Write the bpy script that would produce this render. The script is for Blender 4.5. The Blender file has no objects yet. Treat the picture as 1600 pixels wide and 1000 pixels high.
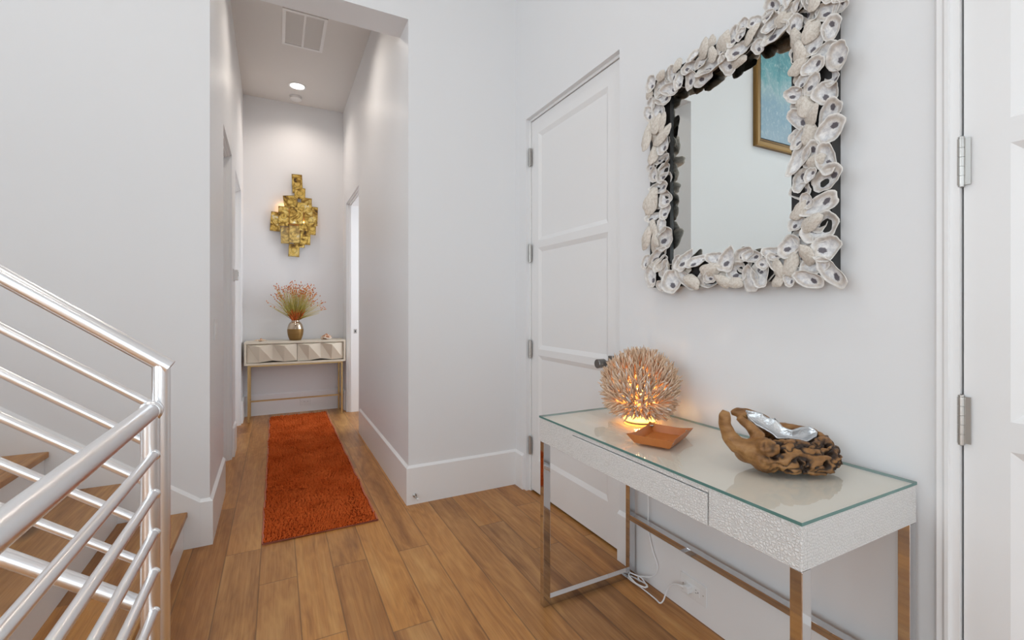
import bpy, bmesh, math, random
from math import sin, cos, pi, radians, sqrt, atan2
from mathutils import Vector, Matrix, noise, Euler

scene = bpy.context.scene
COL = scene.collection
R = random.Random(7)

# ------------------------------------------------------------------ camera
cam_d = bpy.data.cameras.new('camera')
cam = bpy.data.objects.new('camera', cam_d)
COL.objects.link(cam)
cam.location = (0.0, 0.0, 1.21)
cam.rotation_euler = (radians(90), 0, -math.atan((800 - 432.2) / 715.06))
cam_d.sensor_fit = 'HORIZONTAL'
cam_d.sensor_width = 36.0
cam_d.lens = 715.06 / 1600 * 36.0
cam_d.shift_y = -(500 - 481.4) / 1600
cam_d.clip_start = 0.02
cam_d.clip_end = 100
scene.camera = cam

# ------------------------------------------------------------------ world, light, exposure
scene.view_settings.view_transform = 'Standard'
scene.view_settings.look = 'None'
scene.view_settings.gamma = 1.0
scene.view_settings.use_curve_mapping = False
scene.view_settings.exposure = -0.20
scene.cycles.max_bounces = 12
scene.cycles.diffuse_bounces = 6
scene.cycles.glossy_bounces = 6
scene.cycles.transmission_bounces = 8
scene.cycles.transparent_max_bounces = 12
scene.cycles.sample_clamp_indirect = 6.0
scene.cycles.caustics_reflective = False
scene.cycles.caustics_refractive = False
scene.cycles.use_denoising = True

world = bpy.data.worlds.new('daylight')
scene.world = world
world.use_nodes = True
wn = world.node_tree.nodes
sky = wn.new('ShaderNodeTexSky')
sky.sky_type = 'HOSEK_WILKIE'
sky.sun_direction = (0.3, -0.5, 0.8)
sky.turbidity = 4
world.node_tree.links.new(sky.outputs[0], wn['Background'].inputs[0])
wn['Background'].inputs[1].default_value = 1.0


def area_light(name, loc, rot, sx, sy, power, color, spread=180):
    l = bpy.data.lights.new(name, 'AREA')
    l.shape = 'RECTANGLE'
    l.size = sx
    l.size_y = sy
    l.energy = power
    l.color = color
    l.spread = radians(spread)
    o = bpy.data.objects.new(name, l)
    o.location = loc
    o.rotation_euler = rot
    COL.objects.link(o)
    return o


def spot_light(name, loc, power, color, angle=120, blend=0.8, radius=0.06, rot=(0, 0, 0)):
    l = bpy.data.lights.new(name, 'SPOT')
    l.energy = power
    l.color = color
    l.spot_size = radians(angle)
    l.spot_blend = blend
    l.shadow_soft_size = radius
    o = bpy.data.objects.new(name, l)
    o.location = loc
    o.rotation_euler = rot
    COL.objects.link(o)
    return o


DAY = (0.90, 0.95, 1.0)
# daylight coming through the tall stairwell window (left) and the window behind the viewer
area_light('left_daylight_and_fill', (-3.55, 1.4, 2.95), (0, radians(-90), 0), 2.6, 1.9, 48, DAY)
area_light('left_daylight_and_fill', (-3.55, -1.35, 1.45), (0, radians(-90), 0), 2.2, 2.1, 130, DAY)  # low left fill, added to brighten the wall under the table
area_light('window_daylight_back', (-0.2, -2.95, 1.6), (radians(90), 0, 0), 3.3, 2.4, 75, DAY)
# downlights set in the tall ceiling of the entry
for dx, dy in ((0.2, 1.3), (0.2, -1.0), (-1.6, 0.2), (-1.6, 1.8)):
    spot_light('entry_downlight', (dx, dy, 4.55), 36, (1.0, 0.965, 0.92), 150, 1.0, 0.1)
# hallway downlight and daylight in the side room
spot_light('hall_downlight_and_fill', (0.20, 5.415, 3.55), 28, (1.0, 0.88, 0.78), 150, 0.9, 0.07)
spot_light('hall_downlight_and_fill', (0.20, 3.75, 3.55), 33, (1.0, 0.90, 0.80), 150, 0.9, 0.07)  # second spot with no fixture, added to lift the hall walls
area_light('side_room_daylight', (2.4, 4.6, 1.7), (0, radians(90), 0), 2.0, 2.0, 60, DAY)


# ------------------------------------------------------------------ materials
class NT:
    def __init__(self, name):
        self.m = bpy.data.materials.new(name)
        self.m.use_nodes = True
        self.t = self.m.node_tree
        self.b = self.t.nodes['Principled BSDF']
        self.out = self.t.nodes['Material Output']

    def n(self, typ, **kw):
        nd = self.t.nodes.new(typ)
        for k, v in kw.items():
            setattr(nd, k, v)
        return nd

    def l(self, a, b):
        self.t.links.new(a, b)

    def put(self, sock, v):
        if hasattr(v, 'is_linked'):
            self.l(v, sock)
        else:
            sock.default_value = v

    def math(self, op, a, b=0.0, c=0.0, clamp=False):
        nd = self.n('ShaderNodeMath', operation=op, use_clamp=clamp)
        self.put(nd.inputs[0], a)
        self.put(nd.inputs[1], b)
        self.put(nd.inputs[2], c)
        return nd.outputs[0]

    def mix(self, f, a, b, mode='MIX'):
        nd = self.n('ShaderNodeMix', data_type='RGBA', blend_type=mode)
        self.put(nd.inputs[0], f)
        self.put(nd.inputs[6], a if hasattr(a, 'is_linked') else tuple(a) + (1,) if len(a) == 3 else a)
        self.put(nd.inputs[7], b if hasattr(b, 'is_linked') else tuple(b) + (1,) if len(b) == 3 else b)
        return nd.outputs[2]

    def ramp(self, f, stops, interp='LINEAR'):
        nd = self.n('ShaderNodeValToRGB')
        nd.color_ramp.interpolation = interp
        e = nd.color_ramp.elements
        while len(e) < len(stops):
            e.new(0.5)
        for i, (p, c) in enumerate(stops):
            e[i].position = p
            e[i].color = (c[0], c[1], c[2], 1) if not isinstance(c, (int, float)) else (c, c, c, 1)
        self.put(nd.inputs[0], f)
        return nd.outputs[0]

    def noise(self, vec, scale, detail=4, rough=0.55, dist=0.0):
        nd = self.n('ShaderNodeTexNoise')
        if vec is not None:
            self.l(vec, nd.inputs['Vector'])
        nd.inputs['Scale'].default_value = scale
        nd.inputs['Detail'].default_value = detail
        nd.inputs['Roughness'].default_value = rough
        nd.inputs['Distortion'].default_value = dist
        return nd.outputs['Fac']

    def coord(self, which='Object'):
        return self.n('ShaderNodeTexCoord').outputs[which]

    def mapping(self, vec, scale=(1, 1, 1), rot=(0, 0, 0), loc=(0, 0, 0)):
        nd = self.n('ShaderNodeMapping')
        self.l(vec, nd.inputs['Vector'])
        nd.inputs['Scale'].default_value = scale
        nd.inputs['Rotation'].default_value = rot
        self.put(nd.inputs['Location'], loc)
        return nd.outputs[0]

    def bump(self, h, strength=0.3, dist=0.002):
        nd = self.n('ShaderNodeBump')
        nd.inputs['Strength'].default_value = strength
        nd.inputs['Distance'].default_value = dist
        self.put(nd.inputs['Height'], h)
        self.l(nd.outputs[0], self.b.inputs['Normal'])

    def set(self, **kw):
        names = dict(color='Base Color', rough='Roughness', metal='Metallic', spec='Specular IOR Level', coat='Coat Weight',
                     coat_rough='Coat Roughness', alpha='Alpha', trans='Transmission Weight', ior='IOR', sheen='Sheen Weight',
                     sheen_rough='Sheen Roughness', emit='Emission Color', estr='Emission Strength', sss='Subsurface Weight',
                     aniso='Anisotropic')
        for k, v in kw.items():
            s = self.b.inputs[names[k]]
            if isinstance(v, tuple) and len(v) == 3 and s.type == 'RGBA':
                v = v + (1,)
            self.put(s, v)
        return self.m


def simple(name, color, rough=0.5, metal=0.0, **kw):
    return NT(name).set(color=color, rough=rough, metal=metal, **kw)


def paint(name, color, rough, bump=0.06):
    n = NT(name)
    c = n.coord('Object')
    v = n.noise(c, 2.0, 2)
    n.set(color=n.mix(v, tuple(x * 0.985 for x in color), color), rough=rough, spec=0.4)
    n.bump(n.noise(c, 260, 2), bump, 0.001)
    return n.m


WALL = paint('wall_paint', (0.79, 0.797, 0.812), 0.42, 0.10)
CEIL = paint('ceiling_paint', (0.72, 0.70, 0.68), 0.6, 0.08)
TRIM = paint('trim_paint', (0.83, 0.83, 0.835), 0.30, 0.02)
DOORP = paint('door_paint', (0.82, 0.82, 0.825), 0.33, 0.02)
GAP = simple('dark_gap', (0.05, 0.045, 0.04), 0.8)


def wood_floor(name, width, length, along='Y', groove=True, tint=1.0):
    """Oak boards: board ids, end joints, grain, cathedral figure and knots from object coordinates."""
    n = NT(name)
    sep = n.n('ShaderNodeSeparateXYZ')
    n.l(n.coord('Object'), sep.inputs[0])
    X, Y = (sep.outputs[0], sep.outputs[1]) if along == 'Y' else (sep.outputs[1], sep.outputs[0])
    xs = n.math('DIVIDE', n.math('ADD', X, 6.0 * width * 4 - 0.083), width)
    row = n.math('FLOOR', xs)
    fx = n.math('FRACT', xs)
    wn1 = n.n('ShaderNodeTexWhiteNoise', noise_dimensions='1D')
    n.l(row, wn1.inputs['W'])
    ys = n.math('ADD', n.math('DIVIDE', Y, length), n.math('MULTIPLY', wn1.outputs['Value'], 7.3))
    colr = n.math('FLOOR', ys)
    fy = n.math('FRACT', ys)
    cmb = n.n('ShaderNodeCombineXYZ')
    n.l(row, cmb.inputs[0])
    n.l(colr, cmb.inputs[1])
    wn2 = n.n('ShaderNodeTexWhiteNoise', noise_dimensions='2D')
    n.l(cmb.outputs[0], wn2.inputs['Vector'])
    rid = wn2.outputs['Value']
    # grain coordinates, shifted per board
    g = n.n('ShaderNodeCombineXYZ')
    n.l(n.math('ADD', X, n.math('MULTIPLY', rid, 13.0)), g.inputs[0])
    n.l(n.math('ADD', Y, n.math('MULTIPLY', wn2.outputs['Value'], 31.0)), g.inputs[1])
    gv = g.outputs[0]
    warp = n.noise(n.mapping(gv, (5.0, 1.1, 1)), 1.0, 3, 0.55)
    rings = n.math('FRACT', n.math('MULTIPLY', warp, 11.0))
    rings = n.math('ABSOLUTE', n.math('SUBTRACT', rings, 0.5))
    rings = n.math('MULTIPLY', rings, 2.0)
    fine = n.noise(n.mapping(gv, (150, 4.0, 1)), 1.0, 4, 0.65)
    fine2 = n.noise(n.mapping(gv, (55, 1.6, 1)), 1.0, 3, 0.6)
    big = n.noise(n.mapping(gv, (7, 1.0, 1)), 1.0, 4, 0.6, 0.8)
    base = n.ramp(rid, [(0.0, (0.340 * tint, 0.142 * tint, 0.034 * tint)), (0.2, (0.491 * tint, 0.218 * tint, 0.054 * tint)), (0.5, (0.432 * tint, 0.202 * tint, 0.062 * tint)),
                        (0.8, (0.605 * tint, 0.280 * tint, 0.070 * tint)), (1.0, (0.378 * tint, 0.182 * tint, 0.062 * tint))])
    c1 = n.mix(n.math('MULTIPLY', rings, 0.42), base, n.mix(1.0, base, (0.62, 0.52, 0.40), 'MULTIPLY'))
    c2 = n.mix(n.ramp(fine, [(0.42, 0.0), (0.75, 0.55)]), c1, n.mix(1.0, c1, (0.58, 0.47, 0.36), 'MULTIPLY'))
    c3 = n.mix(n.ramp(fine2, [(0.5, 0.0), (0.8, 0.45)]), c2, (0.62, 0.35, 0.13))
    c3 = n.mix(n.ramp(big, [(0.54, 0.0), (0.72, 0.6)]), c3, (0.66, 0.37, 0.13))
    c4 = n.mix(n.ramp(big, [(0.30, 0.85), (0.47, 0.0)]), c3, n.mix(1.0, c3, (0.50, 0.40, 0.31), 'MULTIPLY'))
    # knots
    vor = n.n('ShaderNodeTexVoronoi')
    n.l(n.mapping(gv, (2.6, 0.9, 1)), vor.inputs['Vector'])
    vor.inputs['Scale'].default_value = 1.0
    knot = n.ramp(vor.outputs['Distance'], [(0.0, 1.0), (0.045, 0.75), (0.11, 0.0)])
    c5 = n.mix(knot, c4, (0.085, 0.043, 0.02))
    if groove:
        e1 = n.math('MINIMUM', fx, n.math('SUBTRACT', 1.0, fx))
        e1 = n.math('MULTIPLY', e1, width)
        e2 = n.math('MULTIPLY', n.math('MINIMUM', fy, n.math('SUBTRACT', 1.0, fy)), length)
        e = n.math('MINIMUM', e1, e2)
        gm = n.ramp(e, [(0.0, 0.70), (0.0010, 0.40), (0.0024, 0.0)])
        c5 = n.mix(gm, c5, (0.10, 0.05, 0.022))
        hgt = n.math('SUBTRACT', n.math('MULTIPLY', fine, 0.25), n.math('MULTIPLY', gm, 1.0))
    else:
        hgt = n.math('MULTIPLY', fine, 0.25)
    n.set(color=c5, rough=n.ramp(fine, [(0.0, 0.30), (1.0, 0.46)]), spec=0.45)
    n.bump(hgt, 0.35, 0.0015)
    return n.m


FLOORW = wood_floor('oak_floor', 0.152, 1.9)
TREADW = wood_floor('oak_tread', 0.30, 3.0, 'Y', False, 0.98)


def brushed(name, color, rough, aniso=0.0):
    return NT(name).set(color=color, metal=1.0, rough=rough, aniso=aniso)


ALU = brushed('brushed_aluminium', (0.90, 0.90, 0.91), 0.29)
NICKEL = brushed('satin_nickel', (0.50, 0.48, 0.455), 0.32)
CHROME = simple('chrome', (0.66, 0.66, 0.67), 0.04, 1.0)
GUNMETAL = brushed('dark_nickel', (0.24, 0.23, 0.22), 0.35)
BRASSLEG = brushed('brushed_brass', (0.56, 0.40, 0.19), 0.36)
MIRROR = simple('mirror_silver', (0.86, 0.90, 0.885), 0.0, 1.0)
BLACK = simple('black_lacquer', (0.012, 0.011, 0.011), 0.45)
WHITEP = simple('white_plastic', (0.80, 0.80, 0.80), 0.35)
DARKP = simple('dark_slot', (0.02, 0.02, 0.02), 0.6)
CREAM = paint('cream_lacquer', (0.66, 0.595, 0.49), 0.38, 0.02)
EMIT = NT('lamp_diffuser').set(color=(1, 1, 1), emit=(1.0, 0.96, 0.9), estr=9.0)


def glass_sheet(name, tint, rough=0.0):
    n = NT(name)
    fr = n.n('ShaderNodeFresnel')
    fr.inputs[0].default_value = 1.75
    tr = n.n('ShaderNodeBsdfTransparent')
    tr.inputs[0].default_value = tint + (1,)
    gl = n.n('ShaderNodeBsdfGlossy')
    gl.inputs['Roughness'].default_value = rough
    mx = n.n('ShaderNodeMixShader')
    ge = n.n('ShaderNodeNewGeometry')
    n.l(n.math('MULTIPLY', fr.outputs[0], n.math('SUBTRACT', 1.0, ge.outputs['Backfacing'])), mx.inputs[0])
    n.l(tr.outputs[0], mx.inputs[1])
    n.l(gl.outputs[0], mx.inputs[2])
    n.l(mx.outputs[0], n.out.inputs['Surface'])
    return n.m


GLASS = glass_sheet('clear_glass', (0.985, 0.985, 0.975))
PANE = glass_sheet('window_glass', (0.96, 0.98, 0.98))
GLASSEDGE = simple('green_glass_edge', (0.10, 0.22, 0.20), 0.12, 0.0, spec=0.6)


# ------------------------------------------------------------------ mesh helpers
def link(name, me, mats=(), parent=None, smooth=False):
    o = bpy.data.objects.new(name, me)
    for m in (mats if isinstance(mats, (list, tuple)) else [mats]):
        me.materials.append(m.m if isinstance(m, NT) else m)
    COL.objects.link(o)
    if parent is not None:
        o.parent = parent
    if smooth:
        for p in me.polygons:
            p.use_smooth = True
    return o


class MB:
    def __init__(self):
        self.bm = bmesh.new()

    def box(self, x0, x1, y0, y1, z0, z1, bev=0.0, mat=0, M=None, seg=2):
        vs = [self.bm.verts.new((x, y, z)) for x in (x0, x1) for y in (y0, y1) for z in (z0, z1)]
        F = [(0, 1, 3, 2), (4, 6, 7, 5), (0, 4, 5, 1), (2, 3, 7, 6), (0, 2, 6, 4), (1, 5, 7, 3)]
        fs = [self.bm.faces.new([vs[i] for i in f]) for f in F]
        for f in fs:
            f.material_index = mat
        if M is not None:
            bmesh.ops.transform(self.bm, matrix=M, verts=vs)
        if bev > 0:
            es = list({e for f in fs for e in f.edges})
            r = bmesh.ops.bevel(self.bm, geom=es, offset=bev, segments=seg, profile=0.5, affect='EDGES', material=mat)
        return vs

    def prism(self, pts, axis, a, b, mat=0):
        """pts: 2-D polygon in the two remaining axes (xyz order); extruded along axis from a to b."""
        def mk(p, t):
            return {'x': (t, p[0], p[1]), 'y': (p[0], t, p[1]), 'z': (p[0], p[1], t)}[axis]
        A = [self.bm.verts.new(mk(p, a)) for p in pts]
        B = [self.bm.verts.new(mk(p, b)) for p in pts]
        n = len(pts)
        for i in range(n):
            f = self.bm.faces.new((A[i], A[(i + 1) % n], B[(i + 1) % n], B[i]))
            f.material_index = mat
        for L in (A, B):
            f = self.bm.faces.new(L)
            f.material_index = mat
        return A + B

    def tube(self, pts, rad, seg=12, cap=True, mat=0, closed=False):
        pts = [Vector(p) for p in pts]
        n = len(pts)
        rs = rad if isinstance(rad, (list, tuple)) else [rad] * n
        rings = []
        up = Vector((0, 0, 1))
        prev = None
        for i, p in enumerate(pts):
            if closed:
                t = (pts[(i + 1) % n] - pts[i - 1]).normalized()
            elif i == 0:
                t = (pts[1] - p).normalized()
            elif i == n - 1:
                t = (p - pts[i - 1]).normalized()
            else:
                t = ((pts[i + 1] - p).normalized() + (p - pts[i - 1]).normalized()).normalized()
            if prev is None:
                ref = up if abs(t.z) < 0.95 else Vector((1, 0, 0))
                a = t.cross(ref).normalized()
            else:
                a = (prev - t * prev.dot(t)).normalized()
            prev = a
            b = t.cross(a)
            rings.append([self.bm.verts.new(p + (a * cos(2 * pi * k / seg) + b * sin(2 * pi * k / seg)) * rs[i]) for k in range(seg)])
        m = n if closed else n - 1
        for i in range(m):
            A, B = rings[i], rings[(i + 1) % n]
            for k in range(seg):
                f = self.bm.faces.new((A[k], A[(k + 1) % seg], B[(k + 1) % seg], B[k]))
                f.smooth = True
                f.material_index = mat
        if cap and not closed:
            for L in (list(reversed(rings[0])), rings[-1]):
                f = self.bm.faces.new(L)
                f.material_index = mat
        return rings

    def lathe(self, prof, center, seg=32, mats=None, axis='z', cap=True):
        cx, cy, cz = center
        rings = []
        for r, h in prof:
            ring = []
            for k in range(seg):
                a = 2 * pi * k / seg
                p = {'z': (cx + r * cos(a), cy + r * sin(a), cz + h), 'x': (cx + h, cy + r * cos(a), cz + r * sin(a)),
                     'y': (cx + r * cos(a), cy + h, cz + r * sin(a))}[axis]
                ring.append(self.bm.verts.new(p))
            rings.append(ring)
        for i in range(len(rings) - 1):
            for k in range(seg):
                f = self.bm.faces.new((rings[i][k], rings[i][(k + 1) % seg], rings[i + 1][(k + 1) % seg], rings[i + 1][k]))
                f.smooth = True
                f.material_index = mats[i] if mats else 0
        if cap:
            for L in (rings[0], rings[-1]):
                self.bm.faces.new(L)

    def poly(self, pts, mat=0):
        f = self.bm.faces.new([self.bm.verts.new(p) for p in pts])
        f.material_index = mat
        return f

    def mesh(self, name):
        bmesh.ops.recalc_face_normals(self.bm, faces=self.bm.faces)
        me = bpy.data.meshes.new(name)
        self.bm.to_mesh(me)
        self.bm.free()
        flags = [p.use_smooth for p in me.polygons]
        if any(flags):
            me.set_sharp_from_angle(angle=radians(42))
            me.polygons.foreach_set('use_smooth', flags)
        return me

    def build(self, name, mats, parent=None, smooth=False):
        return link(name, self.mesh(name), mats, parent, smooth)


def struct(o, label=None):
    o['kind'] = 'structure'
    if label:
        o['label'] = label
    return o


def tag(o, label, cat, group=None, kind=None):
    o['label'] = label
    o['category'] = cat
    if group:
        o['group'] = group
    if kind:
        o['kind'] = kind
    return o


def thing(name, loc, label, cat, group=None, rz=0.0):
    o = bpy.data.objects.new(name, None)
    o.empty_display_size = 0.05
    o.location = loc
    o.rotation_euler = (0, 0, rz)
    COL.objects.link(o)
    return tag(o, label, cat, group)


def shell_box(name, boxes, mat, label=None, bev=0.0):
    m = MB()
    for b in boxes:
        m.box(*b, bev=bev)
    return struct(m.build(name, mat), label)


# ------------------------------------------------------------------ room shell
XR = 1.47          # right wall face
XL = -3.4          # far left wall face
YB = -2.8          # wall behind the viewer
HC = 4.6           # entry ceiling
HH = 3.59          # hall ceiling
m = MB()
m.box(XL - 0.1, XR + 0.2, YB - 0.1, 2.95, -0.12, 0.0)
m.box(-0.5, 3.3, 2.95, 6.9, -0.12, 0.0)
struct(m.build('floor', FLOORW), 'wide plank oak floor running down the hall')
shell_box('ceiling', [(XL - 0.1, XR + 0.2, YB - 0.1, 2.95, HC, HC + 0.1)], CEIL)
shell_box('ceiling_hall', [(-0.6, 0.9, 2.95, 6.05, HH, HH + 0.1)], CEIL, 'hallway ceiling with a downlight and a return vent')

# wall with the doors and the mirror; the inner door sits in a plain drywall return
shell_box('wall_right', [
    (XR, XR + 0.16, YB, -0.425, 0, HC), (XR, XR + 0.16, -0.425, 0.49, 2.46, HC),
    (XR, XR + 0.16, 0.49, 1.725, 0, HC), (XR, XR + 0.16, 1.725, 2.654, 2.458, HC), (XR, XR + 0.16, 2.654, 2.80, 0, HC),
    (XR + 0.12, XR + 0.16, -0.425, 0.49, 0, 2.46), (XR + 0.12, XR + 0.16, 1.725, 2.654, 0, 2.458)], WALL)
# wall across the end of the entry, with the tall opening to the hall
shell_box('wall_far', [(0.722, XR + 0.16, 2.80, 3.02, 0, HC), (XL, -0.305, 2.80, 2.92, 0, HC), (-0.305, 0.722, 2.80, 3.02, 2.99, HC)], WALL)
shell_box('wall_left', [(XL - 0.1, XL, YB, -2.45, 0, HC), (XL - 0.1, XL, -2.45, -0.25, 0, 0.35), (XL - 0.1, XL, -2.45, -0.25, 2.6, HC),
                        (XL - 0.1, XL, -0.25, 0.4, 0, HC), (XL - 0.1, XL, 2.4, 2.92, 0, HC),
                        (XL - 0.1, XL, 0.4, 2.4, 0, 1.6), (XL - 0.1, XL, 0.4, 2.4, 4.3, HC)], WALL)
shell_box('wall_back', [(XL, -2.0, YB - 0.1, YB, 0, HC), (1.4, XR + 0.16, YB - 0.1, YB, 0, HC),
                        (-2.0, 1.4, YB - 0.1, YB, 0, 0.35), (-2.0, 1.4, YB - 0.1, YB, 2.85, HC)], WALL)
# hallway walls
m = MB()
def slab(x0a, x0b, ya, yb, z0, z1, t):
    m.prism([(x0a, ya), (x0b, yb), (x0b + t, yb), (x0a + t, ya)], 'z', z0, z1)
LX = lambda y: -0.305 - (y - 2.8) * 0.0085
slab(LX(2.92), LX(3.547), 2.92, 3.547, 0, HH, -0.14)
slab(LX(3.547), LX(4.272), 3.547, 4.272, 2.425, HH, -0.14)
slab(LX(4.272), LX(4.65), 4.272, 4.65, 0, HH, -0.14)
slab(LX(4.65), LX(5.48), 4.65, 5.48, 2.42, HH, -0.14)
slab(LX(5.48), LX(5.90), 5.48, 5.90, 0, HH, -0.14)
m.box(-0.305, 0.722, 2.98, 3.02, 2.995, HH)
struct(m.build('wall_hall_left', WALL))
shell_box('wall_hall_right', [(0.722, 0.862, 3.02, 4.717, 0, HH), (0.722, 0.862, 4.717, 5.62, 2.43, HH), (0.722, 0.862, 5.62, 5.90, 0, HH)], WALL)
shell_box('wall_hall_back', [(-0.6, 0.9, 5.90, 6.02, 0, HH)], WALL)
# room beyond the open doorway
shell_box('wall_side_room', [(0.862, 3.2, 6.6, 6.7, 0, 3.0), (3.1, 3.2, 3.9, 6.6, 0, 3.0), (0.862, 3.2, 3.8, 3.9, 0, 3.0), (0.862, 3.2, 3.8, 6.7, 3.0, 3.1)], WALL)

# baseboards: tall board with a sloped top, mitred round the corners
def baseboard(m, path, side=1, d=0.0145, h0=0.224, h1=0.238):
    """path: wall line in plan; the board stands on its left (side=1) or right (-1)"""
    P = [Vector((p[0], p[1])) for p in path]
    N = []
    for i in range(len(P) - 1):
        t = (P[i + 1] - P[i]).normalized()
        N.append(Vector((-t.y, t.x)) * side)
    sec = []
    for i in range(len(P)):
        if i == 0:
            o = N[0]
        elif i == len(P) - 1:
            o = N[-1]
        else:
            o = (N[i - 1] + N[i])
            o = o / max(0.2, 1 + N[i - 1].dot(N[i]))
        q = P[i] + o * d
        w = P[i]
        sec.append([m.bm.verts.new(c) for c in ((w.x, w.y, 0), (q.x, q.y, 0), (q.x, q.y, h0), (w.x, w.y, h1))])
    for A, B in zip(sec, sec[1:]):
        for k in range(4):
            m.bm.faces.new((A[k], A[(k + 1) % 4], B[(k + 1) % 4], B[k]))
    m.bm.faces.new(sec[0])
    m.bm.faces.new(sec[-1])
m = MB()
baseboard(m, [(0.722, 4.62), (0.722, 2.80), (XR, 2.80), (XR, 2.68)], -1)
struct(m.build('baseboard_far', TRIM))
m = MB()
baseboard(m, [(XR, 1.725), (XR, 0.56)], -1)
baseboard(m, [(XR, -0.50), (XR, YB)], -1)
struct(m.build('baseboard_right', TRIM))
m = MB()
baseboard(m, [(LX(5.56), 5.56), (LX(5.9), 5.90), (0.722, 5.90), (0.722, 5.72)], -1)
struct(m.build('baseboard_hall_back', TRIM))
m = MB()
baseboard(m, [(-0.345, 2.80), (-0.305, 2.80), (LX(3.52), 3.52)], -1)
baseboard(m, [(LX(4.34), 4.34), (LX(4.60), 4.60)], -1)
struct(m.build('baseboard_hall_left', TRIM))
# skirt board climbing with the stairs
PITCH = 0.1885 / 0.2565
xt = XL
zt = 0.224 + (-0.345 - xt) * 0.742
m = MB()
pts = [(-0.3452, 0), (-0.3452, 0.224), (xt, zt), (xt, 0)]
A = [m.bm.verts.new((x, 2.785, z)) for x, z in pts]
B = [m.bm.verts.new((x, 2.80, z + (0.016 if z > 0 else 0))) for x, z in pts]
for i in range(4):
    m.bm.faces.new((A[i], A[(i + 1) % 4], B[(i + 1) % 4], B[i]))
m.bm.faces.new(A)
m.bm.faces.new(B)
struct(m.build('trim_1', TRIM), 'white skirt board climbing the wall beside the stairs')


# ------------------------------------------------------------------ doors
def door_face(m, u0, u1, z0, z1, ua, ub, panels, bev, dep):
    """front face in (u, z, depth) with recessed bevelled panels; returns quads as lists"""
    zs = [z0]
    for a, b in panels:
        zs += [a, b]
    zs += [z1]
    us = [u0, ua, ub, u1]
    q = []
    for i in range(3):
        for j in range(len(zs) - 1):
            a, b, c, d = us[i], us[i + 1], zs[j], zs[j + 1]
            if i == 1 and j % 2 == 1:
                o = [(a, c, 0), (b, c, 0), (b, d, 0), (a, d, 0)]
                s = 1 if b > a else -1
                n = [(a + s * bev, c + bev, dep), (b - s * bev, c + bev, dep), (b - s * bev, d - bev, dep), (a + s * bev, d - bev, dep)]
                for k in range(4):
                    q.append([o[k], o[(k + 1) % 4], n[(k + 1) % 4], n[k]])
                q.append(n)
            else:
                q.append([(a, c, 0), (b, c, 0), (b, d, 0), (a, d, 0)])
    return q


def hinge(parent, x, y, zc, h=0.112, r=0.0075):
    m = MB()
    for k in range(5):
        z0 = zc - h / 2 + k * h / 5
        m.lathe([(r, 0.0), (r, h / 5 - 0.0007)], (x, y, z0), 18)
    m.lathe([(r * 0.9, 0), (r * 0.9, 0.004), (r * 0.3, 0.006)], (x, y, zc + h / 2), 12)
    m.lathe([(r * 0.3, -0.006), (r * 0.9, -0.004), (r * 0.9, 0)], (x, y, zc - h / 2), 12)
    m.box(x + 0.001, x + 0.004, y - 0.017, y + 0.019, zc - h / 2, zc + h / 2)
    return m.build('hinge', NICKEL, parent)


# inner door (three panels)
m = MB()
xf = 1.505
for q in door_face(m, 2.640, 1.735, 0.012, 2.440, 2.555, 1.854, [(0.220, 1.605 - 0.70 + 0.0), (0.945, 1.600), (1.645, 2.345)], 0.026, 0.012):
    m.poly([(xf + d, u, z) for u, z, d in q])
m.box(xf + 0.0135, xf + 0.035, 1.7355, 2.6395, 0.0125, 2.4395)
door1 = struct(m.build('door_1', DOORP), 'white three panel door in the side wall left of the mirror')
m = MB()
m.box(1.497, 1.515, 2.6425, 2.654, 0, 2.458)
m.box(1.497, 1.515, 1.725, 1.732, 0, 2.458)
m.box(1.497, 1.515, 1.732, 2.6425, 2.4435, 2.458)
struct(m.build('trim_2', TRIM))
m = MB()
m.box(1.545, 1.588, 1.73, 2.65, 0.0, 2.45)
struct(m.build('trim_3', GAP))  # dark board put behind the door to blacken the slits around it
for zc in (2.207, 1.573, 0.939, 0.303):
    hinge(door1, 1.492, 2.641, zc)
hd = MB()
hd.box(1.485, 1.505, 1.765, 1.83, 0.905, 0.97, bev=0.002)
hd.lathe([(0.012, -0.055), (0.012, 0.0)], (1.487, 1.797, 0.938), 20, axis='x')
rose = hd.build('door_handle', GUNMETAL, door1)
kb = MB()
kb.lathe([(0.020, -0.045), (0.0225, -0.043), (0.0225, -0.003), (0.021, 0)], (1.435, 1.797, 0.938), 28, axis='x')
kb.build('knob', GUNMETAL, rose)

# entrance-side door at the right edge of the view
m = MB()
xf = 1.474
for q in door_face(m, 0.483, -0.42, 0.012, 2.450, 0.404, -0.34, [(0.22, 0.885), (0.952, 1.584), (1.641, 2.36)], 0.022, 0.012):
    m.poly([(xf + d, u, z) for u, z, d in q])
m.box(xf + 0.0135, xf + 0.04, -0.4195, 0.4825, 0.0125, 2.4495)
door2 = struct(m.build('door_2', DOORP), 'white panelled door at the right edge, hung on nickel hinges')
m = MB()
m.prism([(1.452, 0.505), (1.452, 0.512), (1.458, 0.518), (1.456, 0.528), (1.462, 0.534), (1.47, 0.534), (1.47, 0.505)], 'z', 0, 2.50)
m.box(1.462, 1.50, 0.4870, 0.506, 0, 2.47)
m.box(1.452, 1.47, -0.46, 0.505, 2.465, 2.50)
struct(m.build('trim_4', TRIM))
m = MB()
m.box(1.515, 1.588, -0.424, 0.487, 0.0, 2.46)
struct(m.build('trim_5', GAP))  # near-black board behind this door so its edge slits read dark
for zc in (2.20, 1.562, 0.941, 0.31):
    hinge(door2, 1.467, 0.486, zc)

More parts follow.
